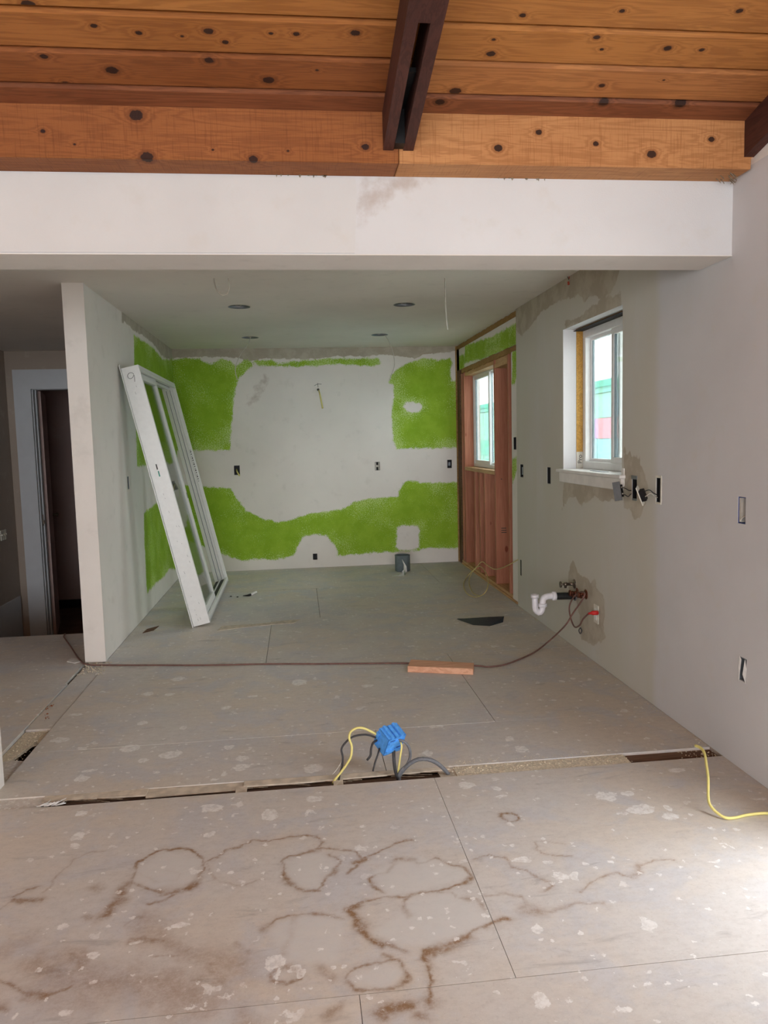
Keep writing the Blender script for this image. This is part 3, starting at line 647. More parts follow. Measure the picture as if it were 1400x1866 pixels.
# ================================================================== FLOOR SHEETS
def Za(l): return [(a/2, 1440+b/2) for a, b in l]
def Zb(l): return [(700+a/2, 1440+b/2) for a, b in l]
RINGS = [ # points, width m, strength
 (Za([(490, 290), (500, 262), (540, 240), (600, 215), (690, 215), (735, 240), (745, 290), (720, 330), (660, 365), (610, 382), (575, 370), (520, 352), (480, 335), (490, 290)]), .007, 1.),
 (Za([(740, 300), (715, 335), (660, 366), (600, 380)]), .018, .9), (Za([(480, 330), (455, 355), (450, 375)]), .02, .8), (Za([(590, 365), (630, 370)]), .028, 1.),
 (Za([(500, 300), (560, 330), (640, 330), (660, 300), (610, 290)]), .004, .35), (Za([(660, 368), (610, 402), (545, 415)]), .008, .7),
 (Za([(750, 260), (800, 240), (830, 215), (880, 205), (920, 180), (980, 186), (1040, 175), (1100, 162), (1150, 168), (1167, 190), (1155, 215)]), .006, .8),
 (Za([(800, 245), (830, 218), (880, 206)]), .010, .7), (Za([(755, 260), (765, 295), (800, 330), (870, 350), (960, 320)]), .004, .4),
 (Za([(1030, 260), (1050, 240), (1120, 228), (1155, 213), (1220, 212), (1290, 225), (1322, 250), (1300, 280), (1270, 302)]), .007, .8),
 (Za([(1028, 262), (1040, 300), (1060, 340), (1100, 362), (1150, 367), (1180, 330), (1222, 292), (1238, 262), (1200, 235)]), .008, .8),
 (Za([(1040, 300), (1062, 342)]), .018, .9), (Za([(1100, 362), (1160, 364)]), .012, .9), (Za([(1140, 220), (1165, 222)]), .014, .9),
 (Za([(1300, 258), (1360, 232), (1400, 217)])+Zb([(40, 195), (100, 180)]), .008, .8), (Za([(1295, 262), (1330, 250)]), .016, .9),
 (Za([(1350, 325), (1372, 305), (1402, 298)])+Zb([(30, 272), (50, 250), (110, 255), (130, 266), (190, 246), (232, 266), (290, 275), (312, 310), (290, 340), (220, 356), (150, 370), (80, 385), (0, 387)]), .007, .85),
 (Zb([(30, 265), (55, 252), (112, 256)]), .013, .8), (Zb([(310, 312), (288, 342), (218, 357)]), .011, .9), (Za([(1352, 322), (1362, 350), (1400, 372)]), .012, .9),
 (Za([(1262, 430), (1300, 412), (1360, 400), (1400, 388)]), .007, .8), (Za([(1265, 430), (1300, 460), (1320, 500), (1350, 540), (1395, 565)]), .020, .95), (Za([(1275, 430), (1305, 420)]), .02, .9),
 (Zb([(95, 380), (72, 405), (68, 430), (100, 462)]), .012, .95), (Zb([(90, 380), (180, 365), (240, 370), (266, 395), (340, 400), (368, 432)]), .008, .65),
 (Zb([(460, 465), (400, 480), (340, 505), (300, 530), (260, 555), (200, 575), (155, 590), (150, 620), (165, 660), (180, 700), (176, 740), (160, 790)]), .007, 1.),
 (Zb([(300, 530), (235, 565), (165, 588), (150, 615), (165, 650)]), .020, .95), (Zb([(178, 690), (176, 740), (158, 785)]), .016, .8),
 (Zb([(330, 252), (380, 235), (440, 245), (470, 282), (540, 300), (572, 322), (610, 332), (590, 370)]), .006, .6),
 (Zb([(370, 385), (430, 375), (500, 385), (520, 432), (560, 450), (630, 430), (700, 410), (800, 410)]), .008, .45), (Zb([(515, 432), (560, 446)]), .03, .5),
 (Zb([(710, 372), (740, 340), (790, 320), (850, 300), (900, 316), (935, 292), (930, 270), (1000, 255), (1060, 252)]), .005, .6), (Zb([(905, 315), (932, 295), (925, 272)]), .013, .5),
 (Za([(970, 500), (1000, 470), (1060, 460), (1110, 450), (1200, 455), (1250, 472)]), .006, .75), (Za([(955, 505), (975, 495)]), .016, .7), (Za([(1085, 455), (1062, 510), (1040, 560), (1035, 600)]), .014, .45),
 (Za([(985, 690), (990, 660), (1050, 640), (1090, 660), (1086, 690), (1040, 706), (985, 700)]), .009, .7),
 (Za([(1255, 690), (1280, 652), (1340, 632), (1402, 625)])+Zb([(60, 620), (86, 660), (76, 702), (40, 720), (0, 729)])+Za([(1340, 731), (1290, 720), (1255, 690)]), .006, .8), (Za([(1256, 700), (1290, 722), (1330, 731)]), .012, .8),
 (Zb([(0, 560), (40, 572), (80, 580)]), .012, .7), (Zb([(70, 640), (90, 680), (60, 715)]), .012, .6),
 (Za([(0, 690), (50, 720), (100, 745), (150, 745), (210, 730), (270, 710)]), .008, .7), (Za([(105, 745), (160, 745)]), .022, .8),
 (Za([(40, 392), (80, 372), (132, 355)]), .008, .8), (Za([(45, 400), (110, 406), (152, 400)]), .016, .8), (Za([(0, 430), (40, 402)]), .006, .5),
 (Za([(160, 372), (220, 300), (270, 250), (330, 225), (380, 222)]), .005, .4),
 (Zb([(425, 95), (430, 84), (460, 80), (490, 92), (484, 108), (450, 114), (428, 100)]), .006, .9), (Zb([(422, 85), (432, 100)]), .012, .9),
 (Zb([(550, 190), (560, 215), (592, 230), (680, 240)]), .005, .55), (Zb([(560, 190), (600, 185), (660, 195)]), .004, .3),
 (Za([(130, 640), (330, 700), (560, 690), (700, 760)]), .10, .42), (Za([(0, 600), (60, 560), (110, 540)]), .05, .25), (Za([(520, 480), (560, 520), (700, 600), (880, 640)]), .07, .36), (Za([(440, 395), (400, 425), (385, 455)]), .030, .75), (Za([(470, 555), (540, 545), (600, 548)]), .024, .6), (Za([(520, 450), (460, 490)]), .012, .5),
 (Za([(560, 600), (640, 600), (710, 570)]), .007, .5), (Za([(270, 600), (300, 630)]), .04, .5), (Za([(500, 720), (560, 760)]), .05, .4), (Za([(760, 640), (800, 690)]), .035, .5),
 (Za([(700, 690), (780, 680)]), .015, .45), (Za([(620, 720), (650, 750)]), .03, .45), (Za([(860, 560), (900, 590)]), .012, .4), (Za([(340, 350), (370, 360)]), .02, .45), (Za([(305, 460), (325, 465)]), .014, .6),
 (Za([(1165, 650), (1200, 680)]), .03, .45), (Zb([(0, 815), (40, 790), (90, 780)]), .026, .9), (Zb([(115, 815), (140, 825)]), .02, .7), (Zb([(150, 765), (180, 770)]), .03, .55), (Za([(1190, 820), (1250, 780)]), .02, .6), (Za([(1380, 815), (1400, 830)]), .02, .9),
 (Za([(880, 800), (900, 850)]), .04, .35), (Zb([(0, 600), (30, 612)]), .016, .6), (Za([(0, 790), (20, 800)]), .02, .6),
]
RW = [([fl(*p)[:2] for p in l], wd, st_) for l, wd, st_ in RINGS]
PALE = [Za([(490, 290), (600, 220), (740, 250), (720, 330), (600, 375), (480, 330)]), Za([(1030, 262), (1150, 220), (1230, 262), (1150, 360), (1060, 335)]), Zb([(-50, 300), (50, 252), (190, 248), (310, 310), (150, 368), (0, 385)]), Zb([(90, 385), (240, 372), (370, 430), (380, 480), (200, 570), (50, 560), (-50, 520), (70, 440)]), Za([(970, 500), (1110, 452), (1260, 475), (1220, 640), (1040, 620)]), Za([(1260, 690), (1400, 628), (1480, 660), (1400, 728)])]
PW = [[fl(*p)[:2] for p in l] for l in PALE]
SPL = [(q[0]/2, 1440+q[1]/2, q[2]/2, q[3]/2) for q in ((770, 65, 42, 16), (980, 88, 34, 19), (1145, 30, 32, 11), (298, 84, 18, 8), (340, 597, 20, 13), (330, 698, 18, 11), (238, 814, 22, 15), (765, 158, 25, 11), (1000, 628, 38, 32), (1012, 650, 12, 60), (1050, 740, 4, 30), (1000, 700, 4, 24), (880, 710, 30, 8), (820, 745, 40, 8), (655, 490, 33, 11), (285, 168, 26, 18), (270, 205, 20, 10), (325, 155, 8, 8), (600, 282, 10, 6), (515, 272, 10, 7), (838, 300, 16, 7), (432, 372, 10, 6), (888, 342, 10, 6), (560, 100, 8, 4), (1140, 80, 12, 6), (55, 825, 16, 12), (162, 718, 7, 5), (1165, 278, 6, 8), (1245, 525, 8, 5), (1200, 690, 8, 5), (230, 500, 20, 14), (1310, 680, 10, 16), (1060, 815, 40, 12), (690, 790, 30, 6), (745, 780, 12, 10), (1320, 128, 10, 6))]
SPL += [(700+q[0]/2, 1440+q[1]/2, q[2]/2, q[3]/2) for q in ((500, 250, 44, 11), (645, 312, 30, 15), (810, 25, 44, 14), (935, 70, 48, 16), (885, 10, 30, 10), (1045, 95, 30, 14), (1040, 65, 20, 12), (1190, 134, 13, 7), (555, 500, 24, 20), (570, 765, 36, 36), (885, 803, 42, 14), (962, 705, 18, 16), (745, 270, 15, 8), (775, 283, 16, 6), (835, 245, 9, 9), (368, 458, 15, 12), (190, 300, 14, 8), (308, 645, 12, 6), (668, 760, 14, 10), (600, 262, 12, 9), (210, 95, 7, 4), (300, 197, 8, 5), (760, 605, 14, 5), (1345, 390, 12, 5), (1315, 355, 8, 10), (1200, 258, 30, 6), (1250, 195, 7, 16), (320, 668, 10, 4), (820, 262, 14, 9), (1220, 548, 8, 4), (560, 30, 10, 4), (430, 22, 24, 6), (15, 560, 10, 6), (480, 690, 14, 6))]
SPM = [(238, 1363, 18, 7), (310, 1375, 20, 7), (325, 1372, 9, 5), (262, 1385, 10, 4), (418, 1362, 10, 5), (438, 1398, 16, 6), (408, 1410, 7, 5), (270, 1264, 11, 4), (308, 1265, 9, 3), (325, 1237, 12, 4), (335, 1326, 9, 4), (174, 1353, 6, 3), (110, 1348, 16, 5), (148, 1418, 13, 6), (160, 1405, 16, 3), (285, 1406, 7, 3), (392, 1420, 7, 3), (340, 1418, 4, 2), (460, 1268, 9, 2), (440, 1382, 12, 5), (413, 1289, 9, 3), (140, 1302, 14, 3), (260, 1317, 10, 4), (570, 1400, 18, 9), (545, 1243, 14, 6), (670, 1250, 12, 3), (525, 1271, 7, 2), (722, 1252, 7, 2), (795, 1323, 15, 3), (952, 1365, 14, 6), (780, 1372, 10, 7), (930, 1346, 9, 5), (850, 1431, 18, 6), (905, 1436, 9, 5), (573, 1455, 16, 6), (560, 1480, 8, 4), (1235, 1403, 18, 4), (1170, 1475, 26, 10), (1105, 1450, 22, 8), (1385, 1455, 16, 3), (985, 1275, 7, 2), (1010, 1276, 8, 2), (1045, 1236, 7, 2), (1075, 1238, 5, 2), (1025, 1241, 6, 2), (1180, 1345, 9, 3), (1140, 1280, 5, 2), (980, 1243, 6, 2), (1010, 1333, 5, 4)]
SW = [(fl(a, b)[0], fl(a, b)[1], abs(fl(a+c, b)[0]-fl(a, b)[0]), abs(fl(a, b-d)[1]-fl(a, b+d)[1])/2) for a, b, c, d in SPL+SPM]
def f_ring(x, y):
    wx = x+.008*vnoise(x*24, y*24, 1)+.004*vnoise(x*80, y*80, 3); wy = y+.008*vnoise(x*24, y*24, 2)+.004*vnoise(x*80, y*80, 4)
    o = np.zeros(x.shape); wv = 1+.6*vnoise(x*14, y*14, 8)
    for l, wd, s_ in RW:
        xs_ = [p[0] for p in l]; ys_ = [p[1] for p in l]; m = (x > min(xs_)-.12) & (x < max(xs_)+.12) & (y > min(ys_)-.12) & (y < max(ys_)+.12)
        if not m.any(): continue
        d = seg_d(wx[m], wy[m], l, False); o[m] = np.maximum(o[m], s_*np.maximum(np.exp(-(d/(wd*.72*wv[m]+.0012))**2), .33*np.exp(-d/.012)))
    return o
def f_pale(x, y):
    o = np.zeros(x.shape)
    for l in PW:
        o = np.maximum(o, 1/(1+np.exp(-poly_sdf(x+.01*vnoise(x*20, y*20, 1), y, l)/.006)))
    return o
def f_splat(x, y):
    wx = x+.010*vnoise(x*38, y*38, 11); wy = y+.010*vnoise(x*38, y*38, 12); o = np.full(x.shape, -1.)
    for a, b, c, d in SW:
        m = (abs(x-a) < c*2+.05) & (abs(y-b) < d*2+.05)
        if m.any(): o[m] = np.maximum(o[m], (1-np.hypot((wx[m]-a)/c, (wy[m]-b)/d))*min(c, d))
    return o
flo = empty('floor', (0, 0, 0), kind='structure')
r_ = random.Random(11)
def panel(x0, x1, y0, y1, step=.05, det=False, name='subfloor_sheet', mat='floor'):
    g = .0009 if y0 < 3 else .0016; dz = r_.uniform(-.0012, 0)
    x0, x1, y0, y1 = x0+g, x1-g, y0+g, y1-g
    at_ = {'ring': (lambda u, v: f_ring(u+x0, v+y0)) if det else (lambda u, v: u*0), 'pale': (lambda u, v: f_pale(u+x0, v+y0)) if det else (lambda u, v: u*0), 'splat': (lambda u, v: f_splat(u+x0, v+y0))}
    return grid_slab(name, mat, (x0, y0, dz), (1, 0, 0), (0, 1, 0), (0, 0, 1), x1-x0, y1-y0, step, (), .02, attrs=at_, parent=flo)
# in front of the slot
panel(-1.35, .519, 1.796, 2.985, .0055, True); panel(.519, XR, 1.796, 2.985, .0065, True)
panel(-1.35, .108, 1.2, 1.796, .010, True); panel(.108, XR, 1.2, 1.796, .010, True)
panel(-4.1, -1.35, 1.796, 3.085, .1)
for j in range(7):
    a, b = max(-7, 1.2-1.22*(j+1)), 1.2-1.22*j; o_ = (-1.9, .54, -.9, 1.3)[j % 4]
    for x0, x1 in zip([-4.1, o_], [o_, XR]): panel(x0, x1, a, b, .3)
panel(-4.1, -1.35, 1.2, 1.796, .3)
# kitchen, behind the slot
panel(-1.285, .33, 3.085, 3.55, .012); panel(.33, XR, 3.085, 3.55, .012)
panel(-1.285, .932, 3.55, 4.77, .015); panel(.932, XR, 3.55, 4.77, .015)
for y0, y1, xc in ((4.77, 5.99, -.25), (5.99, 7.21, .135), (7.21, YB, 1.35)):
    panel(XP, xc, y0, y1, .05); panel(xc, XR+.1 if y1 > 6 else XR, y0, y1, .05)
# hall side
panel(-3.03, -1.42, 3.085, 4.60, .02); panel(-3.03, -1.435, 4.60, YE+.03, .04); 
# strip where the wall stood: flush filler, then an open pit with a sunken piece
grid_slab('filler_strip', 'floor', (-1.416, 3.87, -.006), (1, 0, 0), (0, 1, 0), (0, 0, 1), .127, YC-3.87, .05, (), .014, attrs={'ring': lambda u, v: u*0, 'pale': lambda u, v: u*0, 'splat': lambda u, v: u*0-1}, parent=flo)
h1, h2, h3 = fl(27, 1379, -.018), fl(66, 1352, -.018), fl(52, 1378, -.018)
MB().prism([(-1.418, 3.09, -.018), (-1.288, 3.09, -.018), (-1.288, 3.50, -.018), (-1.35, 3.52, -.018), (-1.418, 3.50, -.018)], (0, 0, -.012)).build('sunken_piece', 'floor', flo)
MB().prism([(-1.418, 3.50, -.018), (-1.36, 3.53, -.018), (-1.325, 3.70, -.018), (-1.288, 3.74, -.018), (-1.288, 3.868, -.018), (-1.418, 3.868, -.018)], (0, 0, -.012)).build('sunken_piece', 'debris', flo)
# rubble in the slot
sl = MB(); r2 = random.Random(4)
def crumbs(mb, x0, x1, y0, y1, z, n, s0, s1):
    for _ in range(n):
        x, y, s_ = r2.uniform(x0, x1), r2.uniform(y0, y1), r2.uniform(s0, s1)
        vs = [(x+s_*r2.uniform(.5, 1)*a, y+s_*r2.uniform(.5, 1)*b, z+s_*r2.uniform(.4, .9)*c) for a, b, c in ((1, 0, 0), (-1, 0, 0), (0, 1, 0), (0, -1, 0), (0, 0, 1), (0, 0, -.5))]
        mb.add(vs, [(0, 2, 4), (2, 1, 4), (1, 3, 4), (3, 0, 4), (2, 0, 5), (1, 2, 5), (3, 1, 5), (0, 3, 5)])
crumbs(sl, .60, 1.40, 3.0, 3.08, -.004, 200, .002, .006); crumbs(sl, .60, 1.40, 3.085, 3.125, .0, 90, .002, .004)
crumbs(sl, -1.40, -1.30, 3.5, 4.1, -.014, 160, .003, .007); crumbs(sl, 1.62, XR, 2.99, 3.08, -.012, 40, .003, .007)
crumbs(sl, -1.42, -1.26, 4.75, 5.02, -.0, 120, .003, .010); crumbs(sl, XR-.03, XR-.002, 3.0, 6.0, 0, 160, .002, .006); crumbs(sl, -1.2, -1.0, 3.0, 3.08, -.01, 40, .003, .008)
so = sl.build('crumbled_debris', 'debris', flo); so['kind'] = 'stuff'
bx('slot_filler', (.62, 2.987, -.03), (1.385, 3.083, -.005), 'debris', flo)
bx('slot_filler', (-1.27, 2.987, -.03), (-1.06, 3.083, -.006), 'floor', flo)
for k, (x0, x1, y0, y1, z) in enumerate(((-1.07, -.66, 3.035, 3.083, -.006), (-.66, -.27, 3.022, 3.083, -.009), (-.27, .33, 3.045, 3.083, -.005), (-.30, -.255, 2.987, 3.05, -.008), (.10, .14, 2.987, 3.05, -.006), (.28, .60, 3.06, 3.083, -.006), (.55, .62, 2.99, 3.083, -.012))):
    a, b = r2.uniform(-.008, .008), r2.uniform(-.008, .008)
    MB().prism([(x0, y0+a, z+.003), ((x0*.6+x1*.4), y0+b, z+.002), (x1, y0-a, z+.003), (x1, y1, z+.005), (x0, y1, z+.005)], (0, 0, -.006)).build('splintered_strip', 'strip', flo)
MB().box((1.385, 3.028, -.05), (XR, 3.11, -.014), None, .003).build('floor_joist', 'oldwood', flo)
MB().box((-1.3, 3.12, -.26), (1.385, 3.20, -.05), None, .003).build('floor_joist', 'oldwood', flo)
sp_ = MB()
for _ in range(26):
    x = r2.uniform(-1.05, .55); y = r2.uniform(3.03, 3.06); sp_.tube([(x, y, -.004-r2.random()*.006), (x+r2.uniform(.03, .16), y+r2.uniform(-.012, .004), -.006-r2.random()*.012)], r2.uniform(.0012, .0025), 4, spline=False)
sp_.build('splinters', 'splinter', flo)['kind'] = 'stuff'
w_ = MB(); 
for _ in range(10):
    x = r2.uniform(-1.09, -1.0); w_.tube([(x, 2.995, -.002), (x+r2.uniform(.01, .06), 2.995+r2.uniform(.0, .05), .004)], .002, 4, spline=False)
w_.build('torn_fibres', 'chip', flo)['kind'] = 'stuff'

# ================================================================== WINDOWS
def window_unit(name, X, y0, y1, z0, z1, slide_near, wd=.045, dep=.06, inn=.0):
    """white vinyl slider in the plane X; y0 near the camera, y1 far"""
    o = empty(name, (X, (y0+y1)/2, z0), kind='structure'); ym = (y0+y1)/2
    f = MB()
    for a, b, c, d in ((y0, y1, z0, z0+wd), (y0, y1, z1-wd, z1), (y0, y0+wd, z0+wd, z1-wd), (y1-wd, y1, z0+wd, z1-wd)): f.box((X, a, c), (X+dep, b, d), None, .003)
    f.box((X+dep*.45, y0+wd, z0+wd), (X+dep*.55, y1-wd, z0+wd+.012))
    f.build('window_frame', 'vinyl', o)
    def sash(a, b, xo, st):
        s_ = MB()
        for p, q, c, d in ((a, b, z0+wd, z0+wd+st), (a, b, z1-wd-st, z1-wd), (a, a+st, z0+wd+st, z1-wd-st), (b-st, b, z0+wd+st, z1-wd-st)): s_.box((X+xo, p, c), (X+xo+.024, q, d), None, .002)
        so_ = s_.build('sash', 'vinyl', o)
        g_ = MB()
        for p, q, c, d in ((a+st, a+st+.006, z0+wd+st, z1-wd-st), (b-st-.006, b-st, z0+wd+st, z1-wd-st)): g_.box((X+xo+.006, p, c), (X+xo+.018, q, d))
        g_.build('gasket', 'grey_paint', so_)
        bx('pane', (X+xo+.010, a+st, z0+wd+st), (X+xo+.014, b-st, z1-wd-st), 'glass', so_)
    if slide_near: sash(y0+wd, ym+.03, .006, .036); sash(ym-.03, y1-wd, .034, .02)
    else: sash(ym-.06, y1-wd, .006, .036); sash(y0+wd, ym, .034, .02)
    return o
w2 = window_unit('window_2', 1.935, YW2a-.03, YW2b+.005, ZW2a, 2.105, True, .05)
# reveal: a strip of bare wood before the frame, and the white stool and apron
rvl = MB().box((1.889, YW2b-.003, ZW2a), (1.934, YW2b+.02, ZW2b)).box((1.885, YW2a, ZW2b-.008), (1.934, YW2b, ZW2b+.0)).build('reveal_wood', wood_mat('reveal_plywood_edge', srgb(206, 160, 84), srgb(190, 140, 66), srgb(90, 56, 24), 1, (), None, .7, grain=1.3, vor=False), w2)
tg = bx('house_wrap_tag', (1.889, YW2b-.0045, ZW2a), (1.934, YW2b-.003, ZW2a+.115), 'whitewire', w2)
fc = bpy.data.curves.new('wrap_lettering', 'FONT'); fc.body = 'Pro'; fc.size = .042; fc.extrude = .0003; fc.align_x = 'LEFT'
fo = bpy.data.objects.new('wrap_lettering', fc); fo.rotation_euler = (H90, -H90, 0); fo.location = (1.926, YW2b-.006, ZW2a+.035); COL.objects.link(fo)
fc.materials.append(M['ink']); fo.parent = w2; fo.matrix_parent_inverse = Matrix.Translation(-w2.location)
bx('reveal_head_gap', (1.87, YW2a, ZW2b-.012), (1.934, YW2b, ZW2b-.008), 'darkgap', w2)
sill = MB().box((XR-.035, 3.985, 1.163), (1.934, 5.02, 1.183), None, .004).build('window_stool', 'stool', w2)
MB().box((XR-.018, 4.0, 1.095), (XR-.001, 5.0, 1.163), None, .004).build('apron', 'stool', w2)
MB().prism([(XR+.03, 4.35, 1.1835), (XR+.06, 4.35, 1.1835), (XR+.07, 4.62, 1.1835), (XR+.04, 4.60, 1.1835)], (0, 0, .002)).build('tape_strip', 'grey_metal', w2)
MB().box((XR-.006, 3.995, 1.12), (XR+.0, 4.025, 1.22)).build('loose_corner_strip', 'stool', w2)
w1 = window_unit('window_1', 1.915, 6.862, 8.096, 1.102, 2.10, False, .035)
# torn corner beads in reveal

# ================================================================== OUTSIDE
gr = bx('ground_outside', (XR+.21, -30, -1.0), (60, 60, -.9), plain('pale_concrete', srgb(190, 188, 182), .9)); gr['kind'] = 'structure'
nb = empty('neighbouring_shed', (5.0, 14, -.9), 'low shed with teal roof edge and pale coloured wall panels seen through the near window', 'building')
bx('wall', (5.03, 4, -.9), (9, 26, 2.2), plain('shed_wall_paint', srgb(190, 215, 205), .8), nb)
bx('roof_edge', (4.93, 3.9, 2.19), (9.1, 26.1, 2.30), plain('teal_roof_edge', srgb(84, 166, 146), .7), nb)
bx('fascia_board', (4.97, 3.95, 2.10), (5.03, 26, 2.19), plain('teal_fascia', srgb(116, 180, 164), .7), nb)
pc = [plain('shed_panel_paint', srgb(*c), .8) for c in ((140, 190, 172), (176, 140, 190), (200, 142, 152), (140, 190, 192), (104, 138, 200), (110, 180, 158), (150, 178, 200), (170, 162, 196))]
cell = None
zr = [(-.88, -.2), (-.2, .48), (.48, .95), (.95, 1.35), (1.35, 1.69), (1.69, 2.09)]
tab = {5: (0, 6, 0), 4: (1, 2, 2), 3: (3, 6, 3), 2: (4, 5, 3), 1: (4, 5, 6), 0: (3, 5, 0)}
for i in range(34):
    for k, (a, b) in enumerate(zr):
        y = 5+i*.6; c = pc[tab[k][i % 3] if i < 22 else (0, 5, 0, 5, 0, 0)[k]]
        bx('wall_panel', (5.0+.004*((i+k) % 3), y+.006, a+.005), (5.03, y+.594, b-.005), c, nb)
p1, p2 = at(1112, 600, 0, 4.6), at(1091, 690, 0, 4.9)
tag(MB().tube([tuple(p1+(p1-p2)*2), tuple(p1), tuple(p2)], .006, 6, spline=False).build('utility_wire', 'whitewire'), 'thin wire running down to the shed roof, outside the near window', 'wire')

# ================================================================== LEANING PATIO DOOR FRAME
th = math.atan2(.438, 1.992); O = Vector((-.851, 5.875, 0))
hv = Vector((-math.sin(th), 0, math.cos(th))); nv = Vector((math.cos(th), 0, math.sin(th))); wv = Vector((-.010, .99995, 0))
D, L, W = .131, 2.038, 1.80
def TF(v): return O+nv*v[0]+wv*v[1]+hv*v[2]          # local: x room-ward, y along the width, z up the frame
fr2 = empty('patio_door_frame', O, 'tall white sliding patio door frame leaning against the partition in front of green paint', 'door frame')
def fb(name, a, b, mat='vinyl', parent=None, bev=.003): return MB().box(a, b, TF, bev).build(name, mat, parent or fr2)
jw = .032
nj = fb('near_jamb', (0, 0, 0), (D, jw, L))
MB().box((0, W-jw, 0), (D, W, L), TF, .003).box((.028, W-jw-.014, .03), (.034, W-jw, L-.03), TF).box((.062, W-jw-.014, .03), (.070, W-jw, L-.03), TF).box((.10, W-jw-.010, .03), (.106, W-jw, L-.03), TF).build('far_jamb', 'vinyl', fr2); fj = bpy.data.objects['far_jamb']
MB().box((0, jw, L-.03), (D, W-jw, L), TF, .003).box((.060, jw, L-.055), (.068, W-jw, L-.03), TF).box((D-.012, jw, L-.05), (D, W-jw, L-.03), TF).build('head', 'vinyl', fr2)
sl_ = fb('sill_track', (0, jw, 0), (D, W-jw, .022))
MB().box((D-.022, jw, 0), (D, W-jw, .05), TF, .003).box((.056, jw, .022), (.062, W-jw, .046), TF).build('sill_rail', 'vinyl', sl_)
MB().box((D-.066, jw+.002, .0225), (D-.0225, W-jw-.002, .034), TF).box((.01, .83, .0225), (.05, W-jw-.002, .027), TF).build('black_track_liner', 'black', sl_)
fb('nail_fin', (-.004, -.030, -.0), (.0, .0, L+.02), 'vinyl')
fb('nail_fin', (-.004, 0, L), (.0, W, L+.03), 'vinyl')
def fsash(name, a, b, x0, st=.062, z0=.03, z1=L-.035):
    s_ = MB()
    for p, q, c, d in ((a, b, z0, z0+st*1.2), (a, b, z1-st, z1), (a, a+st, z0+st*1.2, z1-st), (b-st, b, z0+st*1.2, z1-st)): s_.box((x0, p, c), (x0+.034, q, d), TF, .003)
    so_ = s_.build(name, 'vinyl', fr2)
    MB().box((x0+.014, a+st, z0+st*1.2), (x0+.019, b-st, z1-st), TF).build('pane', 'glass', so_)
    return so_
ps = fsash('door_panel', jw, .82, .072)
MB().box((.106, .78, .95), (.109, .80, 1.0), TF).build('latch_plate', 'grey_metal', ps)
# a hand-written 9, pencil marks and a printed sticker on the near jamb's face
def jl(px, py): # pixel -> local (x, z) on the near jamb's outer face
    p = Vector(at(px, py, 1, O.y-.001))-O; return p.dot(nv), p.dot(hv)
nine = [jl(200+a/3.588, 640+b/3.588) for a, b in ((158, 152), (148, 142), (130, 142), (118, 155), (120, 172), (134, 180), (150, 172), (158, 155), (162, 172), (164, 200))]
MB().tube([TF((x, -.0006, z)) for x, z in nine], .0016, 4).build('handwritten_nine', 'ink', nj)
mk = MB(); r3_ = random.Random(9)
for a, b in ((172, 225), (166, 265), (350, 930), (360, 960), (385, 1045), (435, 1140), (450, 1140), (440, 1240), (470, 1255), (485, 1440), (505, 1330), (520, 1370), (530, 1600), (580, 1640), (555, 1690), (565, 1720), (575, 1750), (590, 1740)):
    x, z = jl(200+a/3.588, 640+b/3.588); mk.tube([TF((x, -.0005, z)), TF((x+r3_.uniform(.001, .004), -.0005, z-r3_.uniform(.006, .022)))], .0007, 4, spline=False)
mk.build('pencil_marks', 'ink', nj)
for (a, b, c, d, m_) in ((297, 740, 308, 775, 'ink'), (312, 785, 326, 820, 'teal_mark')):
    x0, z0 = jl(200+a/3.588, 640+b/3.588); x1, z1 = jl(200+c/3.588, 640+d/3.588)
    MB().box((x0+.002, -.0008, z1), (x0+.011, .0, z0), TF).build('printed_sticker', m_, nj)
gv = MB()
for x in (.034, .060, .070, .098): gv.box((x, W-jw-.0012, .04), (x+.005, W-jw+.0, L-.06), TF)
for x in (.040, .075): gv.box((x, jw+.01, L-.0312), (x+.006, W-jw-.01, L-.03), TF)
gv.build('track_shade_lines', 'grey_paint', fj)  # grey lines put the shade of the track grooves into colour
ft = MB()
for i in range(16): ft.box((.098+.002*(i % 2), W-jw-.0008, 1.05+i*.021), (.116, W-jw, 1.055+i*.021+.004*(i % 3)), TF)
ft.build('printed_lettering', 'ink', fj)

# ================================================================== ELECTRICAL BOXES
def ebox(ax, plane, px, py, wd, ht, sgn, label, mat='black', dep=.06, extra=None, group=None, cat='outlet box', plane2=None):
    p = at(px, py, ax, plane); c = Vector((float(p[0]), float(p[1]), float(p[2]))); 
    o = empty('electrical_box', c, label, cat, group)
    n = Vector((0, 0, 0)); n[ax] = sgn      # into the wall
    u = Vector((0, 1, 0)) if ax == 0 else Vector((1, 0, 0)); z = Vector((0, 0, 1))
    def T_(v): return c+n*v[0]+u*v[1]+z*v[2]
    t_ = .0025; w2_, h2_ = wd/2-.001, ht/2-.001
    MB().box((dep, -w2_, -h2_), (dep+t_, w2_, h2_), T_).box((.002, -w2_, -h2_), (dep, -w2_+t_, h2_), T_).box((.002, w2_-t_, -h2_), (dep, w2_, h2_), T_).box((.002, -w2_+t_, -h2_), (dep, w2_-t_, -h2_+t_), T_).box((.002, -w2_+t_, h2_-t_), (dep, w2_-t_, h2_), T_).build('box_shell', mat, o)
    return o, T_, w2_, h2_
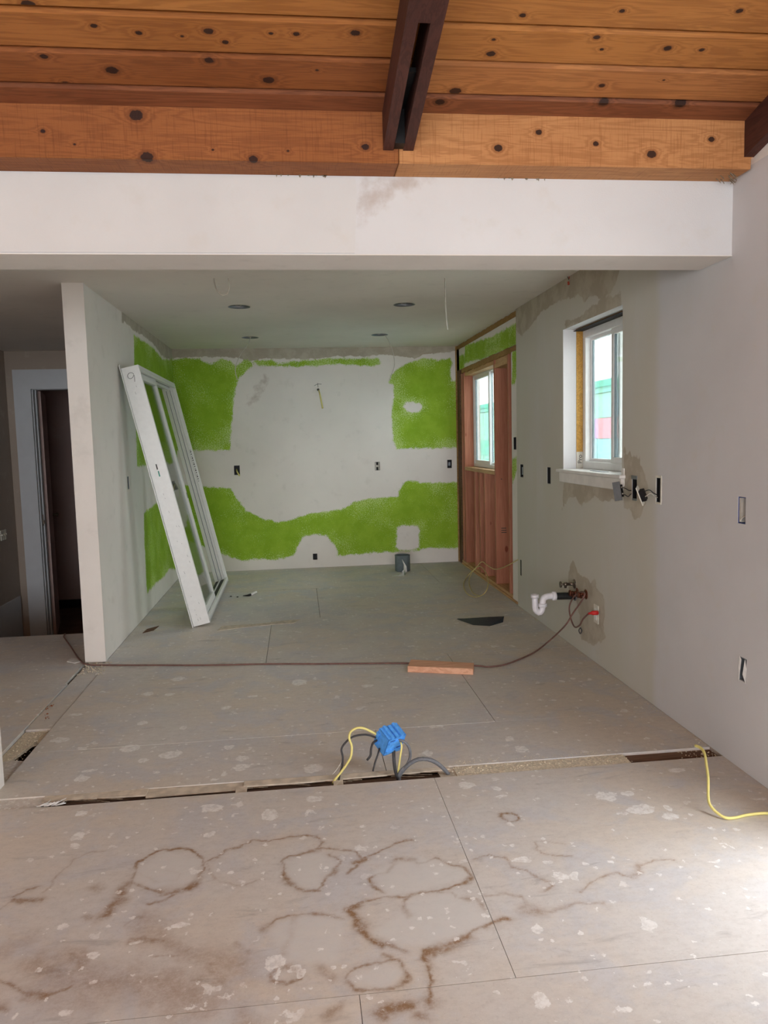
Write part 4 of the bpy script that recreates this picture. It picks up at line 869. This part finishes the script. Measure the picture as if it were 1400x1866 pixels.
# back wall
o, T_, a, b = ebox(1, YB, *bboxes[0], 1, 'black wall box with a yellow cable end hanging out, below left green paint')
MB().tube([T_((.05, -.01, .01)), T_((-.01, -.0, -.01)), T_((-.05, .015, -.035)), T_((-.045, .03, -.06))], .008, 6).build('cable_end', 'yellow', o)
o, T_, a, b = ebox(1, YB, *bboxes[1], 1, 'grey-edged wall box at counter height near the middle of the back wall')
MB().box((.005, -a+.003, -b+.003), (.03, -a+.014, b-.003), T_).box((.005, a-.014, -b+.003), (.03, a-.003, b-.003), T_).box((.012, -.012, -.01), (.035, .012, .012), T_).build('device_bracket', 'whitewire', o)
o, T_, a, b = ebox(1, YB, *bboxes[2], 1, 'black wall box in the white band beside the corner of the back wall')
MB().box((.012, -a+.012, -.02), (.03, a-.012, .02), T_).build('device_bracket', 'grey_metal', o)
o, T_, a, b = ebox(1, YB, *bboxes[3], 1, 'low black box in the white arch-shaped patch of the back wall')
MB().tube([T_((.05, 0, 0)), T_((.0, -.005, .01)), T_((-.012, -.018, .022))], .004, 6).build('wire_end', 'blackcable', o)
# partition
ebox(0, XP, 234, 880, .055, .10, -1, 'narrow box set in the partition beside the leaning door frame', 'grey_paint')
# right wall
o, T_, a, b = ebox(0, XR, *rb[0], 1, 'dark blue box in the white wall, upper one near the picture edge', 'blue_dark')
MB().box((.004, a-.016, -b+.004), (.03, a-.003, b-.004), T_).tube([T_((.05, 0, -.01)), T_((.01, .005, -.03)), T_((-.004, .002, -.045))], .004, 6).build('bare_wire', 'whitewire', o)
o, T_, a, b = ebox(0, XR, *rb[1], 1, 'low box with torn drywall paper around it, under the blue one', 'grey_metal')
MB().prism([T_((-.001, a, -b-.008)), T_((-.001, a-.015, b-.01)), T_((-.003, a-.005, b+.006)), T_((-.002, a+.004, 0))], (-.001, 0, 0)).prism([T_((-.001, -a, -b-.004)), T_((-.004, -a+.018, -b+.03)), T_((-.002, -a+.006, b)), T_((-.001, -a-.003, .01))], (-.001, 0, 0)).build('torn_paper', 'chip', o)
o, T_, a, b = ebox(0, XR, *rb[2], 1, 'black box close to the wall edge beside the exposed studs')
MB().box((-.001, -a+.02, -.03), (.02, -a+.035, .03), T_).build('device_bracket', 'grey_metal', o)
ebox(0, XR, *rb[3], 1, 'empty black box halfway between the studs and the near window')
ebox(0, XS, 938.5, 808, .085, .105, 1, 'black box in the narrow strip of drywall right of the exposed studs', dep=.05)
sb = bx('wall_slot', (XR-.001, 5.955, .27), (XR+.004, 5.985, .40), 'black'); tag(sb, 'thin black slot low in the wall end beside the studs', 'slot')
o, T_, a, b = ebox(0, XR, *rb[4], 1, 'open black box with a pale outlet dangling from it under the window')
MB().box((.001, -a-.006, b-.012), (-.004, a+.004, b+.008), T_).box((.0, -a-.004, -b-.004), (-.004, a-.01, -b+.008), T_).build('mounting_ears', 'grey_metal', o)
cP = at(1168, 903, 0, XR-.055); c_ = Vector(cP)
RT = Matrix.Translation(c_) @ Matrix.Rotation(math.radians(-38), 4, 'Z') @ Matrix.Rotation(math.radians(24), 4, 'X') @ Matrix.Rotation(math.radians(-14), 4, 'Y')
dv = empty('dangling_outlet', c_, 'pale outlet hanging by its wires between the two boxes below the window', 'outlet')
MB().box((-.006, -.017, -.052), (.0, .017, .052), lambda v: RT @ v, .001).build('outlet_face', 'ivory', dv)
MB().box((.0, -.016, -.030), (.024, .016, .030), lambda v: RT @ v, .001).build('outlet_body', 'black', dv)
MB().box((-.0072, -.010, .014), (-.006, -.007, .026), lambda v: RT @ v).box((-.0072, .005, .014), (-.006, .008, .026), lambda v: RT @ v).box((-.0072, -.010, -.026), (-.006, -.007, -.014), lambda v: RT @ v).box((-.0072, .005, -.026), (-.006, .008, -.014), lambda v: RT @ v).build('slots', 'ink', dv)
pz = at(1128, 895, 0, XR-.05); c_ = Vector(pz)
RT2 = Matrix.Translation(c_) @ Matrix.Rotation(math.radians(35), 4, 'Z') @ Matrix.Rotation(math.radians(-10), 4, 'X')
sw_ = empty('dangling_switch', c_, 'dark switch hanging by two wires at the corner of the window apron', 'switch')
MB().box((-.014, -.020, -.034), (.014, .020, .034), lambda v: RT2 @ v, .002).build('switch_body', 'black', sw_)
MB().box((-.018, -.022, -.052), (-.014, .022, .052), lambda v: RT2 @ v).build('mounting_strap', 'grey_metal', sw_)
MB().lathe(RT2 @ Vector((.0, -.020, .018)), RT2.to_3x3() @ Vector((0, -1, 0)), [(0, .005), (.004, .005), (.004, 0)], 10).lathe(RT2 @ Vector((.0, -.020, -.018)), RT2.to_3x3() @ Vector((0, -1, 0)), [(0, .005), (.004, .005), (.004, 0)], 10).build('terminal_screws', 'whitewire', sw_)
bc = Vector(at(1157, 900, 0, XR+.02)); A = lambda px, py, d=.03: tuple(at(px, py, 0, XR-d))
MB().tube([RT2 @ Vector((.01, -.01, .02)), A(1140, 890, .045), A(1147, 894, .02), tuple(Vector(at(1154, 893, 0, XR+.02)))], .0026, 6).tube([RT2 @ Vector((.01, -.01, -.02)), A(1140, 902, .04), A(1145, 905, .03), A(1150, 900, .005), tuple(at(1154, 899, 0, XR+.02))], .0026, 6).build('switch_wire', 'blackcable', sw_)
o, T_, a, b = ebox(0, XR, *rb[5], 1, 'black box in a white frame feeding wires to the dangling outlet', 'black')
MB().box((-.003, -a-.010, b), (0, a+.006, b+.012), T_).box((-.003, -a-.010, -b), (0, -a, b), T_).box((-.003, a, -b), (0, a+.006, b), T_).box((-.003, -a-.006, -b-.010), (0, a+.006, -b), T_).build('box_rim', 'ivory', o)
MB().tube([RT @ Vector((.02, .0, .02)), A(1176, 895, .05), A(1184, 893, .045), A(1192, 899, .02), tuple(at(1201, 903, 0, XR+.02))], .0026, 6).build('black_wire', 'blackcable', dv)
MB().tube([RT @ Vector((.02, .0, -.01)), A(1178, 904, .05), A(1186, 899, .04), A(1193, 904, .02), tuple(at(1201, 908, 0, XR+.02))], .0026, 6).build('white_wire', 'whitewire', dv)
# sink outlet with the red plug
p = Vector(at(1088, 1119, 0, XR)); so_ = empty('wall_outlet', p, 'ivory outlet low on the wall with a red plug in it', 'outlet')
MB().box((p.x-.007, p.y-.036, p.z-.058), (p.x+.0, p.y+.036, p.z+.058), None, .003).build('cover_plate', 'ivory', so_)
MB().box((p.x-.0095, p.y-.017, p.z+.006), (p.x-.007, p.y+.017, p.z+.036), None, .001).box((p.x-.0095, p.y-.017, p.z-.036), (p.x-.007, p.y+.017, p.z-.006), None, .001).build('receptacle', 'vinyl', so_)
p3 = Vector(at(5, 975, 0, XL)); s3 = empty('triple_switch', p3, 'ivory triple switch with no cover on the dim hall wall', 'switch')
for k in (-1, 0, 1): MB().box((XL+.001, p3.y+k*.05-.018, p3.z-.052), (XL+.012, p3.y+k*.05+.018, p3.z+.052), None, .002).build('switch_unit', 'ivory', s3); MB().box((XL+.012, p3.y+k*.05-.005, p3.z-.004), (XL+.022, p3.y+k*.05+.005, p3.z+.014)).build('toggle', 'ivory', s3)

# ================================================================== SINK PLUMBING
pl = empty('sink_drain_trap', (XR, 4.75, .35), 'black drain pipe from the wall ending in a white trap', 'drain pipe')
y = 4.75
P = lambda px, py: Vector(at(px, py, 1, y))
za = P(1010, 1086).z
MB().lathe((XR+.02, y, P(1045, 1086).z), (-1, 0, .03), [(0, .024), (.175, .024)], 20).build('black_pipe', 'abs', pl)
MB().lathe((XR+.0, y, P(1045, 1086).z), (-1, 0, 0), [(0, .034), (.003, .034), (.006, .028)], 20).build('wall_flange', 'grey_metal', pl)
MB().lathe((1.665, y, za), (-1, 0, 0), [(0, .026), (0, .030), (.022, .030), (.024, .026), (.026, .022)], 20).build('slip_nut', 'pvc', pl)
x1, x2 = P(989, 1100).x, P(975, 1085).x
MB().tube([(1.648, y, za), (1.612, y, za), (x1+.008, y, za-.012), (x1, y, za-.04), (x1, y, za-.055)], .0215, 14).build('elbow', 'pvc', pl)
MB().lathe((x1, y, za-.045), (0, 0, -1), [(0, .024), (0, .029), (.022, .029), (.025, .022)], 18).build('slip_nut', 'pvc', pl)
MB().tube([(x1, y, za-.06), (x1, y, za-.075), (x1-.008, y, za-.098), ((x1+x2)/2+.0, y, za-.108), (x2+.004, y, za-.085), (x2, y, za-.05), (x2, y, za+.0)], .0195, 14).build('trap_bend', 'pvc', pl)
MB().lathe((x2, y, za-.006), (0, 0, 1), [(0, .0195), (0, .027), (.022, .027), (.022, .018), (.004, .017)], 18).build('slip_nut', 'pvc', pl)
def valve(px, py, ln, label, yo=0, handle=True, mat='tarnish'):
    p = Vector(at(px, py, 0, XR)); o = empty('shutoff_valve', p, label, 'valve')
    MB().lathe((XR, p.y, p.z), (-1, 0, 0), [(0, .032), (.003, .032), (.008, .020), (.010, .010), (ln*.55, .010), (ln*.55, .014), (ln*.75, .014), (ln*.75, .007), (ln, .007)], 18).build('valve_body', mat, o)
    if handle: MB().lathe((XR-ln+.004, p.y, p.z), (-1, 0, 0), [(0, .008), (0, .021), (.007, .021), (.009, .006), (.009, 0)], 14).build('handle', mat, o)
    MB().lathe((XR-ln*.65, p.y, p.z), (0, 0, -1), [(0, .009), (.024, .009), (.024, .0)], 10).build('outlet_nipple', mat, o)
    return p
valve(1047, 1064, .095, 'chrome stub valve above the black drain pipe')
v2 = valve(1068, 1083, .05, 'small tarnished valve with the cord looped over it', mat='copper')
v3 = valve(1052, 1080, .05, 'tarnished valve behind the drain pipe and cord', mat='copper')

# ================================================================== CORDS
pg = Vector(at(1080, 1117, 0, XR-.045)); 
XC = lambda px, py, d: tuple(at(px, py, 0, XR-d))
cord = empty('extension_cord', pg, 'long brown-red extension cord from the sink outlet across the floor to the hall edge', 'cord')
c0 = [XC(1073, 1118, .06), XC(1063, 1128, .06), XC(1056, 1140, .055), XC(1047, 1142, .05), XC(1040, 1125, .05), XC(1038, 1105, .05), XC(1046, 1088, .05), XC(1058, 1079, .045), XC(1066, 1082, .05), XC(1060, 1095, .07), XC(1044, 1118, .09), XC(1030, 1140, .12)]
c0 += [fl(1000, 1169, .03), fl(975, 1188, .008), fl(950, 1200, .006), fl(920, 1211, .006), fl(890, 1215, .006), fl(867, 1213, .006), fl(790, 1211, .006), fl(740, 1208.5, .006), fl(600, 1209.5, .006), fl(480, 1210, .006), fl(380, 1212, .006), fl(280, 1212, .006), fl(200, 1212, .006), fl(160, 1211, .006), fl(145, 1202, .006), fl(130, 1180, .006), fl(116, 1160, .006)]
MB().tube(c0, .0052, 8).build('cable', 'cord', cord)
e = Vector(fl(116, 1160, .006)); 
MB().tube([tuple(e), (e.x-.02, YE+.035, .0), (e.x-.03, YE+.045, -.06), (e.x-.03, YE+.045, -.4), (e.x, YE+.1, -.69)], .0052, 8).build('cable_tail', 'cord', cord)
dpl = (pg-Vector(c0[0])); 
MB().tube([c0[0], tuple(Vector(c0[0]).lerp(pg, .45)), tuple(pg), tuple(pg+Vector((.018, 0, 0))), tuple(pg+Vector((.034, 0, 0)))], lambda t: .0075 if t < .3 else .014, 10, spline=False).build('plug', 'redplug', cord)
q = Vector(XC(1058, 1147, .055)); MB().tube([tuple(q+Vector((0, 0, .012))), tuple(q+Vector((-.01, 0, -.006))), tuple(q+Vector((0, 0, -.028))), tuple(q+Vector((.009, 0, -.008))), tuple(q+Vector((0, 0, .012)))], .004, 6).build('strap_loop', 'blackcable', cord)

# yellow cable end by the slot
yc = empty('yellow_cable', fl(1330, 1491), 'yellow cable rising from the floor by the wall end of the slot', 'cable')
Y_ = lambda px, py, y: tuple(at(px, py, 1, y))
pts = [fl(1267, 1359, .150), fl(1276, 1362, .152), fl(1284, 1372, .148), fl(1288, 1395, .125), fl(1291, 1420, .095), fl(1291, 1450, .055), fl(1294, 1466, .035), fl(1306, 1480, .018), fl(1322, 1490, .008), fl(1340, 1490, .006), fl(1362, 1485, .006), fl(1400, 1482, .006), fl(1440, 1490, .006)]
MB().tube(pts, .0065, 8, flat=.8).build('sheath', 'yellow', yc)
# coil by the studs
cc = empty('cable_coil', fl(868, 1083), 'thin pale yellow cable coiled on the floor by the exposed studs', 'cable')
def mixp(px, py): # on a leaning plane from the floor up to the studs
    a = Vector(at(px, py, 0, XR-.02)); b = Vector(at(px, py, 2, .006)); return tuple(a if a.z > .012 else b)
cl_ = [(944, 1020), (930, 1028), (915, 1035), (900, 1037), (886, 1028), (878, 1024), (868, 1034), (852, 1050), (845, 1066), (852, 1082), (868, 1088), (884, 1080), (890, 1062), (886, 1044), (874, 1032), (860, 1044), (855, 1062), (862, 1080), (874, 1086)]
def coilp(i, px, py):
    t = max(0, min(1, (py-1024)/62)); x = (XR-.03)*(1-t)+1.52*t
    if i < 5: x = XR-.012
    v = Vector(at(px, py, 0, x))
    if v.z < .008: v = Vector(at(px, py, 2, .008))
    return tuple(v)
MB().tube([coilp(i, *p) for i, p in enumerate(cl_)], .0042, 6).build('coil', 'paleyellow', cc)

# blue box on its cables over the slot
bb_c = Vector(at(711, 1347, 1, 3.06))
bb = empty('blue_outlet_box', (bb_c.x, bb_c.y, bb_c.z), 'blue plastic two-gang box held up by stiff cables over the floor slot', 'outlet box')
RB = Matrix.Translation(bb_c) @ Matrix.Rotation(math.radians(14), 4, 'Y') @ Matrix.Rotation(math.radians(24), 4, 'X') @ Matrix.Rotation(math.radians(34+180), 4, 'Z')
TB = lambda v: RB @ v
s_ = .046
q = MB()
q.box((-s_, -.036, -s_), (-s_+.003, .036, s_), TB).box((s_-.003, -.036, -s_), (s_, .036, s_), TB).box((-s_, -.036, s_-.003), (s_, .036, s_), TB).box((-s_, -.036, -s_), (s_, .036, -s_+.003), TB).box((-s_, .033, -s_), (s_, .036, s_), TB)
q.build('box_shell', 'blue', bb)
MB().box((-.03, -.036, s_), (-.018, .036, s_+.008), TB).box((-.006, -.03, s_), (.006, .036, s_+.006), TB).box((.018, -.036, s_), (.03, .036, s_+.008), TB).box((-s_-.006, -.036, -.03), (-s_, -.02, -.01), TB).box((s_, -.036, -.03), (s_+.008, -.02, .03), TB).box((-.04, .036, -.03), (.04, .042, -.02), TB).box((-.04, .036, .02), (.04, .042, .03), TB).box((-.002, -.036, -s_), (.002, .033, s_), TB).build('ribs_and_ears', 'blue', bb)
MB().box((.008, .0355, .012), (.034, .0368, .034), TB).box((-.034, .0355, -.034), (-.012, .0368, -.014), TB).build('knockout_holes', 'blue_dark', bb)
def cable(name, l, r, mat, label, cat='cable'):
    o = MB().tube(l, r, 8).build(name, mat); return tag(o, label, cat)
Yb = 3.05
def C3(l, y=Yb): return [tuple(at(590+a/5.385, 1300+b/5.385, 1, y if len(q_) == 0 else q_[0])) for a, b, *q_ in l]
cable('grey_cable', C3([(740, 660, 3.04), (745, 610, 3.04), (790, 545, 3.03), (850, 490, 3.02), (930, 450, 3.01), (1020, 450, 3.0), (1100, 480, 3.0), (1180, 545, 3.01), (1225, 600, 3.03), (1250, 660, 3.05)]), .0085, 'greycable', 'thick grey cable arching out of the slot and back in beside the blue box')
cable('grey_cable', C3([(725, 262, 3.03), (790, 275, 3.02), (840, 340, 3.02), (850, 420, 3.03), (820, 500, 3.03), (750, 570, 3.03), (730, 640, 3.04), (728, 690, 3.05)]), .0062, 'greycable', 'grey cable looping from the blue box side down into the slot')
cable('grey_cable', C3([(690, 330, 3.05), (688, 400, 3.04), (692, 480, 3.03), (705, 570, 3.03), (730, 650, 3.04), (735, 690, 3.05)]), .0068, 'blackcable', 'dark cable straight below the blue box into the slot')
cable('yellow_cable', C3([(755, 280, 3.03), (765, 320, 3.02), (752, 420, 3.02), (738, 520, 3.03), (728, 600, 3.04), (722, 690, 3.05)]), .0042, 'yellow', 'short yellow cable below the blue box')
cable('yellow_cable', C3([(535, 215, 3.06), (470, 180, 3.05), (390, 145, 3.04), (320, 145, 3.04), (262, 185, 3.04), (252, 250, 3.04), (275, 320, 3.04), (268, 420, 3.03), (225, 500, 3.03), (160, 590, 3.03), (110, 650, 3.03), (90, 690, 3.04)]), .0050, 'yellow', 'yellow cable arching from the blue box to the slot on its hall side')
cable('black_cable', C3([(530, 245, 3.06), (450, 215, 3.05), (380, 210, 3.05), (290, 228, 3.05), (220, 280, 3.05), (175, 350, 3.05), (188, 430, 3.04), (180, 520, 3.04), (155, 610, 3.03), (145, 690, 3.04)]), .0042, 'blackcable', 'dark cable bending beside the yellow arch into the slot')
cable('black_cable', C3([(520, 265, 3.05), (485, 290, 3.02), (465, 350, 3.0), (462, 400, 3.0), (450, 430, 3.0), (425, 458, 3.0)]), .0050, 'blackcable', 'short cable stub with bare end hanging at the blue box corner')
cable('black_cable', C3([(548, 345, 3.04), (530, 410, 3.01), (508, 470, 3.0), (495, 520, 2.99), (485, 565, 2.99)]), .0040, 'blackcable', 'cut cable stub hanging straight below the blue box corner')
cable('bare_wire', C3([(190, 430, 3.05), (160, 500, 3.04), (120, 560, 3.03), (85, 600, 3.02)]), .0012, 'whitewire', 'thin bare wire touching the floor beside the yellow arch', 'wire')

# ================================================================== CEILING WIRES AND LIGHT OPENINGS
names4 = ['near hall-side', 'near window-side', 'far hall-side', 'far window-side']
for h, nm in zip(holes4, ('empty round light opening in the ceiling nearest the partition end', 'empty round light opening in the ceiling, nearer one on the window side', 'empty round ceiling opening far back above the left green paint', 'empty round ceiling opening far back above the right green paint')):
    o = empty('light_opening', h, nm, 'light fitting', 'recessed light openings in the kitchen ceiling')
    MB().lathe((h[0], h[1], H), (0, 0, 1), [(-.002, .084), (-.003, .077), (.012, .074), (.10, .074)], 32).build('rim', 'grey_metal', o)
    MB().lathe((h[0], h[1], H+.1), (0, 0, 1), [(0, .074), (.004, 0)], 32).build('can_top', 'darkgap', o)
    MB().tube([(h[0]-.05, h[1]+.01, H+.02), (h[0], h[1]+.03, H+.01), (h[0]+.05, h[1]-.01, H+.03)], .003, 5).build('spring_clip', 'whitewire', o)
Yw = 5.0
def wire(l, r, mat, lab, y, cat='wire', name='hanging_wire'):
    return tag(MB().tube([tuple(at(a, b, 1, y)) for a, b in l], r, 6).build(name, mat), lab, cat)
wire([(388, 470), (390, 495), (391, 515), (396, 530), (405, 538), (414, 535), (418, 520), (415, 502), (408, 488), (404, 470)], .0045, 'whitewire', 'white cable loop hanging from the ceiling just behind the header', 4.9)
wire([(810, 470), (811, 510), (812, 550), (814, 585), (816, 601)], .0042, 'whitewire', 'straight white cable hanging from the ceiling right of the light openings', 4.9)
wire([(457, 614), (452, 628), (440, 644), (432, 660), (429, 675), (433, 692)], .004, 'whitewire', 'curved white cable hanging from the far opening above the left green paint', 7.56)
wire([(702, 611), (710, 625), (717, 645), (719, 665), (714, 682), (709, 694)], .004, 'whitewire', 'curved white cable hanging from the far opening above the right green paint', 7.46)
cw = empty('capped_wires', at(1036, 500, 1, 4.85), 'two dark ceiling wires ending in red caps behind the header', 'wire')
MB().tube([tuple(at(a, b, 1, 4.85)) for a, b in ((1030, 470), (1031, 490), (1033, 500), (1037, 510))], .002, 6).tube([tuple(at(a, b, 1, 4.85)) for a, b in ((1031, 470), (1036, 488), (1039, 496), (1038, 502))], .002, 6).build('wires', 'blackcable', cw)
for (a, b, c, d) in ((1038, 500, 1039, 508), (1036, 513, 1037, 519)):
    p_, q_ = Vector(at(a, b, 1, 4.85)), Vector(at(c, d, 1, 4.85)); MB().tube([tuple(p_), tuple(q_)], lambda t: .006+.003*t, 8, spline=False).build('red_cap', 'redcap', cw)
yw = empty('wall_wire', at(581, 712, 1, YB), 'yellow wire poking from a small hole high on the back wall', 'wire')
MB().tube([tuple(at(581, 711, 1, YB-.001)), tuple(at(583, 718, 1, YB-.04)), tuple(at(585, 728, 1, YB-.05)), tuple(at(587, 738, 1, YB-.04)), tuple(at(588, 744, 1, YB-.03))], lambda t: .007+.003*t, 6).build('wire_sheath', 'yellow', yw)
MB().lathe(tuple(at(580, 710, 1, YB-.001)), (0, -1, 0), [(0, .014), (.002, .014), (.002, 0)], 10).tube([tuple(at(573, 703, 1, YB-.002)), tuple(at(579, 700, 1, YB-.002)), tuple(at(586, 700, 1, YB-.002))], .002, 4).tube([tuple(at(579, 698, 1, YB-.002)), tuple(at(580, 706, 1, YB-.002))], .002, 4).build('hole_and_marks', 'ink', yw)

# ================================================================== LOOSE THINGS ON THE FLOOR
# lumber offcut
a, b, c, d = Vector(fl(743, 1225)), Vector(fl(862.5, 1230)), Vector(fl(864, 1208, .038)), Vector(fl(749, 1201.5, .038))
a.z = b.z = .0; c.z = d.z = 0
lb = MB().prism([a, b, c, d], (0, 0, .038)).build('lumber_offcut', 'firx'); tag(lb, 'short pinkish board offcut lying across the cord on the kitchen floor', 'board')
m_ = lb.modifiers.new('b', 'BEVEL'); m_.width = .002; m_.segments = 1
# grey pipe section by the back wall
pc_ = Vector(fl(736, 1042)); pc_.y += .08
dp = empty('duct_collar', pc_, 'open grey pipe collar standing on the floor by the back wall', 'pipe')
MB().lathe(pc_, (0, 0, 1), [(0, .078), (.004, .082), (.165, .082), (.172, .084), (.174, .080), (.165, .077), (.01, .077)], 32).build('pipe_wall', 'grey_paint', dp)
MB().lathe(pc_+Vector((0, 0, .012)), (0, 0, 1), [(0, .077), (.0, 0)], 24).build('pipe_floor', 'darkgap', dp)
# curled white strip in front of it
cs = MB(); pts0 = [fl(714, 1050, .001), fl(728, 1050, .001), fl(737, 1049, .004), tuple(at(742, 1042, 1, 7.74)), tuple(at(741, 1032, 1, 7.76)), tuple(at(733, 1019, 1, 7.785))]
pts1 = [fl(716, 1048, .002), fl(726, 1047, .003), tuple(at(731, 1044, 1, 7.78)), tuple(at(736, 1038, 1, 7.79)), tuple(at(736, 1030, 1, 7.79)), tuple(at(733, 1020, 1, 7.79))]
n0 = len(pts0); vs = [Vector(p) for p in pts0+pts1]; offv = Vector((0, .004, .001)); vs += [v+offv for v in vs]
fs = []
for i in range(n0-1):
    fs += [(i, i+1, n0+i+1, n0+i), (2*n0+i, 3*n0+i, 3*n0+i+1, 2*n0+i+1), (i, 2*n0+i, 2*n0+i+1, i+1), (n0+i, n0+i+1, 3*n0+i+1, 3*n0+i)]
cs.add(vs, fs, True); tag(cs.build('peeled_strip', 'chip'), 'curled pale strip propped against the grey pipe collar', 'scrap')
cs = MB(); l1 = [fl(724, 1049, .001), tuple(at(726, 1040, 1, 7.76)), tuple(at(729, 1030, 1, 7.77)), tuple(at(732, 1022, 1, 7.78))]; l2 = [fl(730, 1049, .001), tuple(at(730, 1040, 1, 7.76)), tuple(at(731, 1031, 1, 7.77)), tuple(at(733, 1022, 1, 7.78))]
# black flashing scrap
sc = MB(); k1 = [fl(832, 1128), fl(862, 1139, .0), fl(893, 1141, .0), fl(917, 1134, .0)]; k2 = [fl(832, 1128, .004), fl(861, 1126, .02), fl(892, 1124, .03), fl(919, 1123, .03)]; k3 = [fl(835, 1127, 0), fl(862, 1127, 0), fl(890, 1126, 0), fl(916, 1126, .0)]
vs = [Vector(p) for p in k1+k2+k3]
sc.add(vs, [(i, i+1, 4+i+1, 4+i) for i in range(3)]+[(4+i, 5+i, 9+i, 8+i) for i in range(3)]+[(0, 8, 9, 1), (1, 9, 10, 2), (2, 10, 11, 3), (3, 11, 7), (0, 4, 8)])
tag(sc.build('flashing_scrap', 'scrap'), 'pointed black plastic scrap lying on the kitchen floor', 'scrap')
pn = empty('marker_stub', fl(461, 1082), 'small black and white marker stub on the floor near the back wall', 'marker')
MB().tube([fl(443, 1085.5, .006), fl(451, 1085, .010), fl(457, 1083.5, .012)], lambda t: .003+.009*t, 8, spline=False).build('cap', 'black', pn)
MB().tube([fl(457, 1083.5, .012), fl(467, 1079, .014)], .012, 8, spline=False).build('barrel', 'chip', pn)
for (px, py, s_, m_, lab) in ((421, 1088, .012, 'black', 'tiny black crumb nearest the leaning door frame'), (433, 1089, .015, 'black', 'tiny black crumb between the door frame and the marker stub')):
    p_ = Vector(fl(px, py)); mb = MB(); r2 = random.Random(px); crumbs(mb, p_.x, p_.x+.001, p_.y, p_.y+.001, s_*.4, 1, s_, s_*1.3); tag(mb.build('floor_crumb', m_), lab, 'crumb')
def sliver(pxs, h_, mat, name, lab, cat='splinter', th_=.004):
    P_ = [Vector(fl(*p)) for p in pxs]; o = MB().prism([p+Vector((0, 0, h_)) for p in P_], (0, 0, th_)).build(name, mat); return tag(o, lab, cat)
sliver([(260, 1154), (268, 1147), (290, 1141), (280, 1149)], 0, 'oldwood', 'wood_sliver', 'dark wood sliver on the floor by the base of the leaning door frame')
sliver([(122, 1206), (130, 1200), (142, 1201), (148, 1206), (136, 1209)], 0, 'chip', 'paint_chip', 'white plaster chip beside the end of the partition', 'chip')
sliver([(222, 1138), (230, 1133), (234, 1136), (226, 1141)], 0, 'chip', 'paint_chip', 'white plaster flake at the foot of the partition beside the door frame', 'chip')
sliver([(395, 1150), (405, 1141), (470, 1137), (520, 1131), (548, 1129), (535, 1136), (500, 1138), (450, 1143)], -.0005, 'strip', 'lifted_ply_strip', 'long thin lifted strip of floor veneer in front of the leaning door frame', 'strip', .003)
rs = MB(); r2 = random.Random(21); 
for px, py in ((88, 1289), (92, 1287), (86, 1291), (84, 1302), (87, 1307), (85, 1311), (96, 1286)):
    p_ = fl(px, py); crumbs(rs, p_[0]-.01, p_[0]+.01, p_[1]-.02, p_[1]+.02, .001, 3, .003, .008)
rc = rs.build('rust_crumbs', 'rust'); tag(rc, 'rust-brown crumbs on the hall-side floor seam', 'crumbs', kind='stuff')
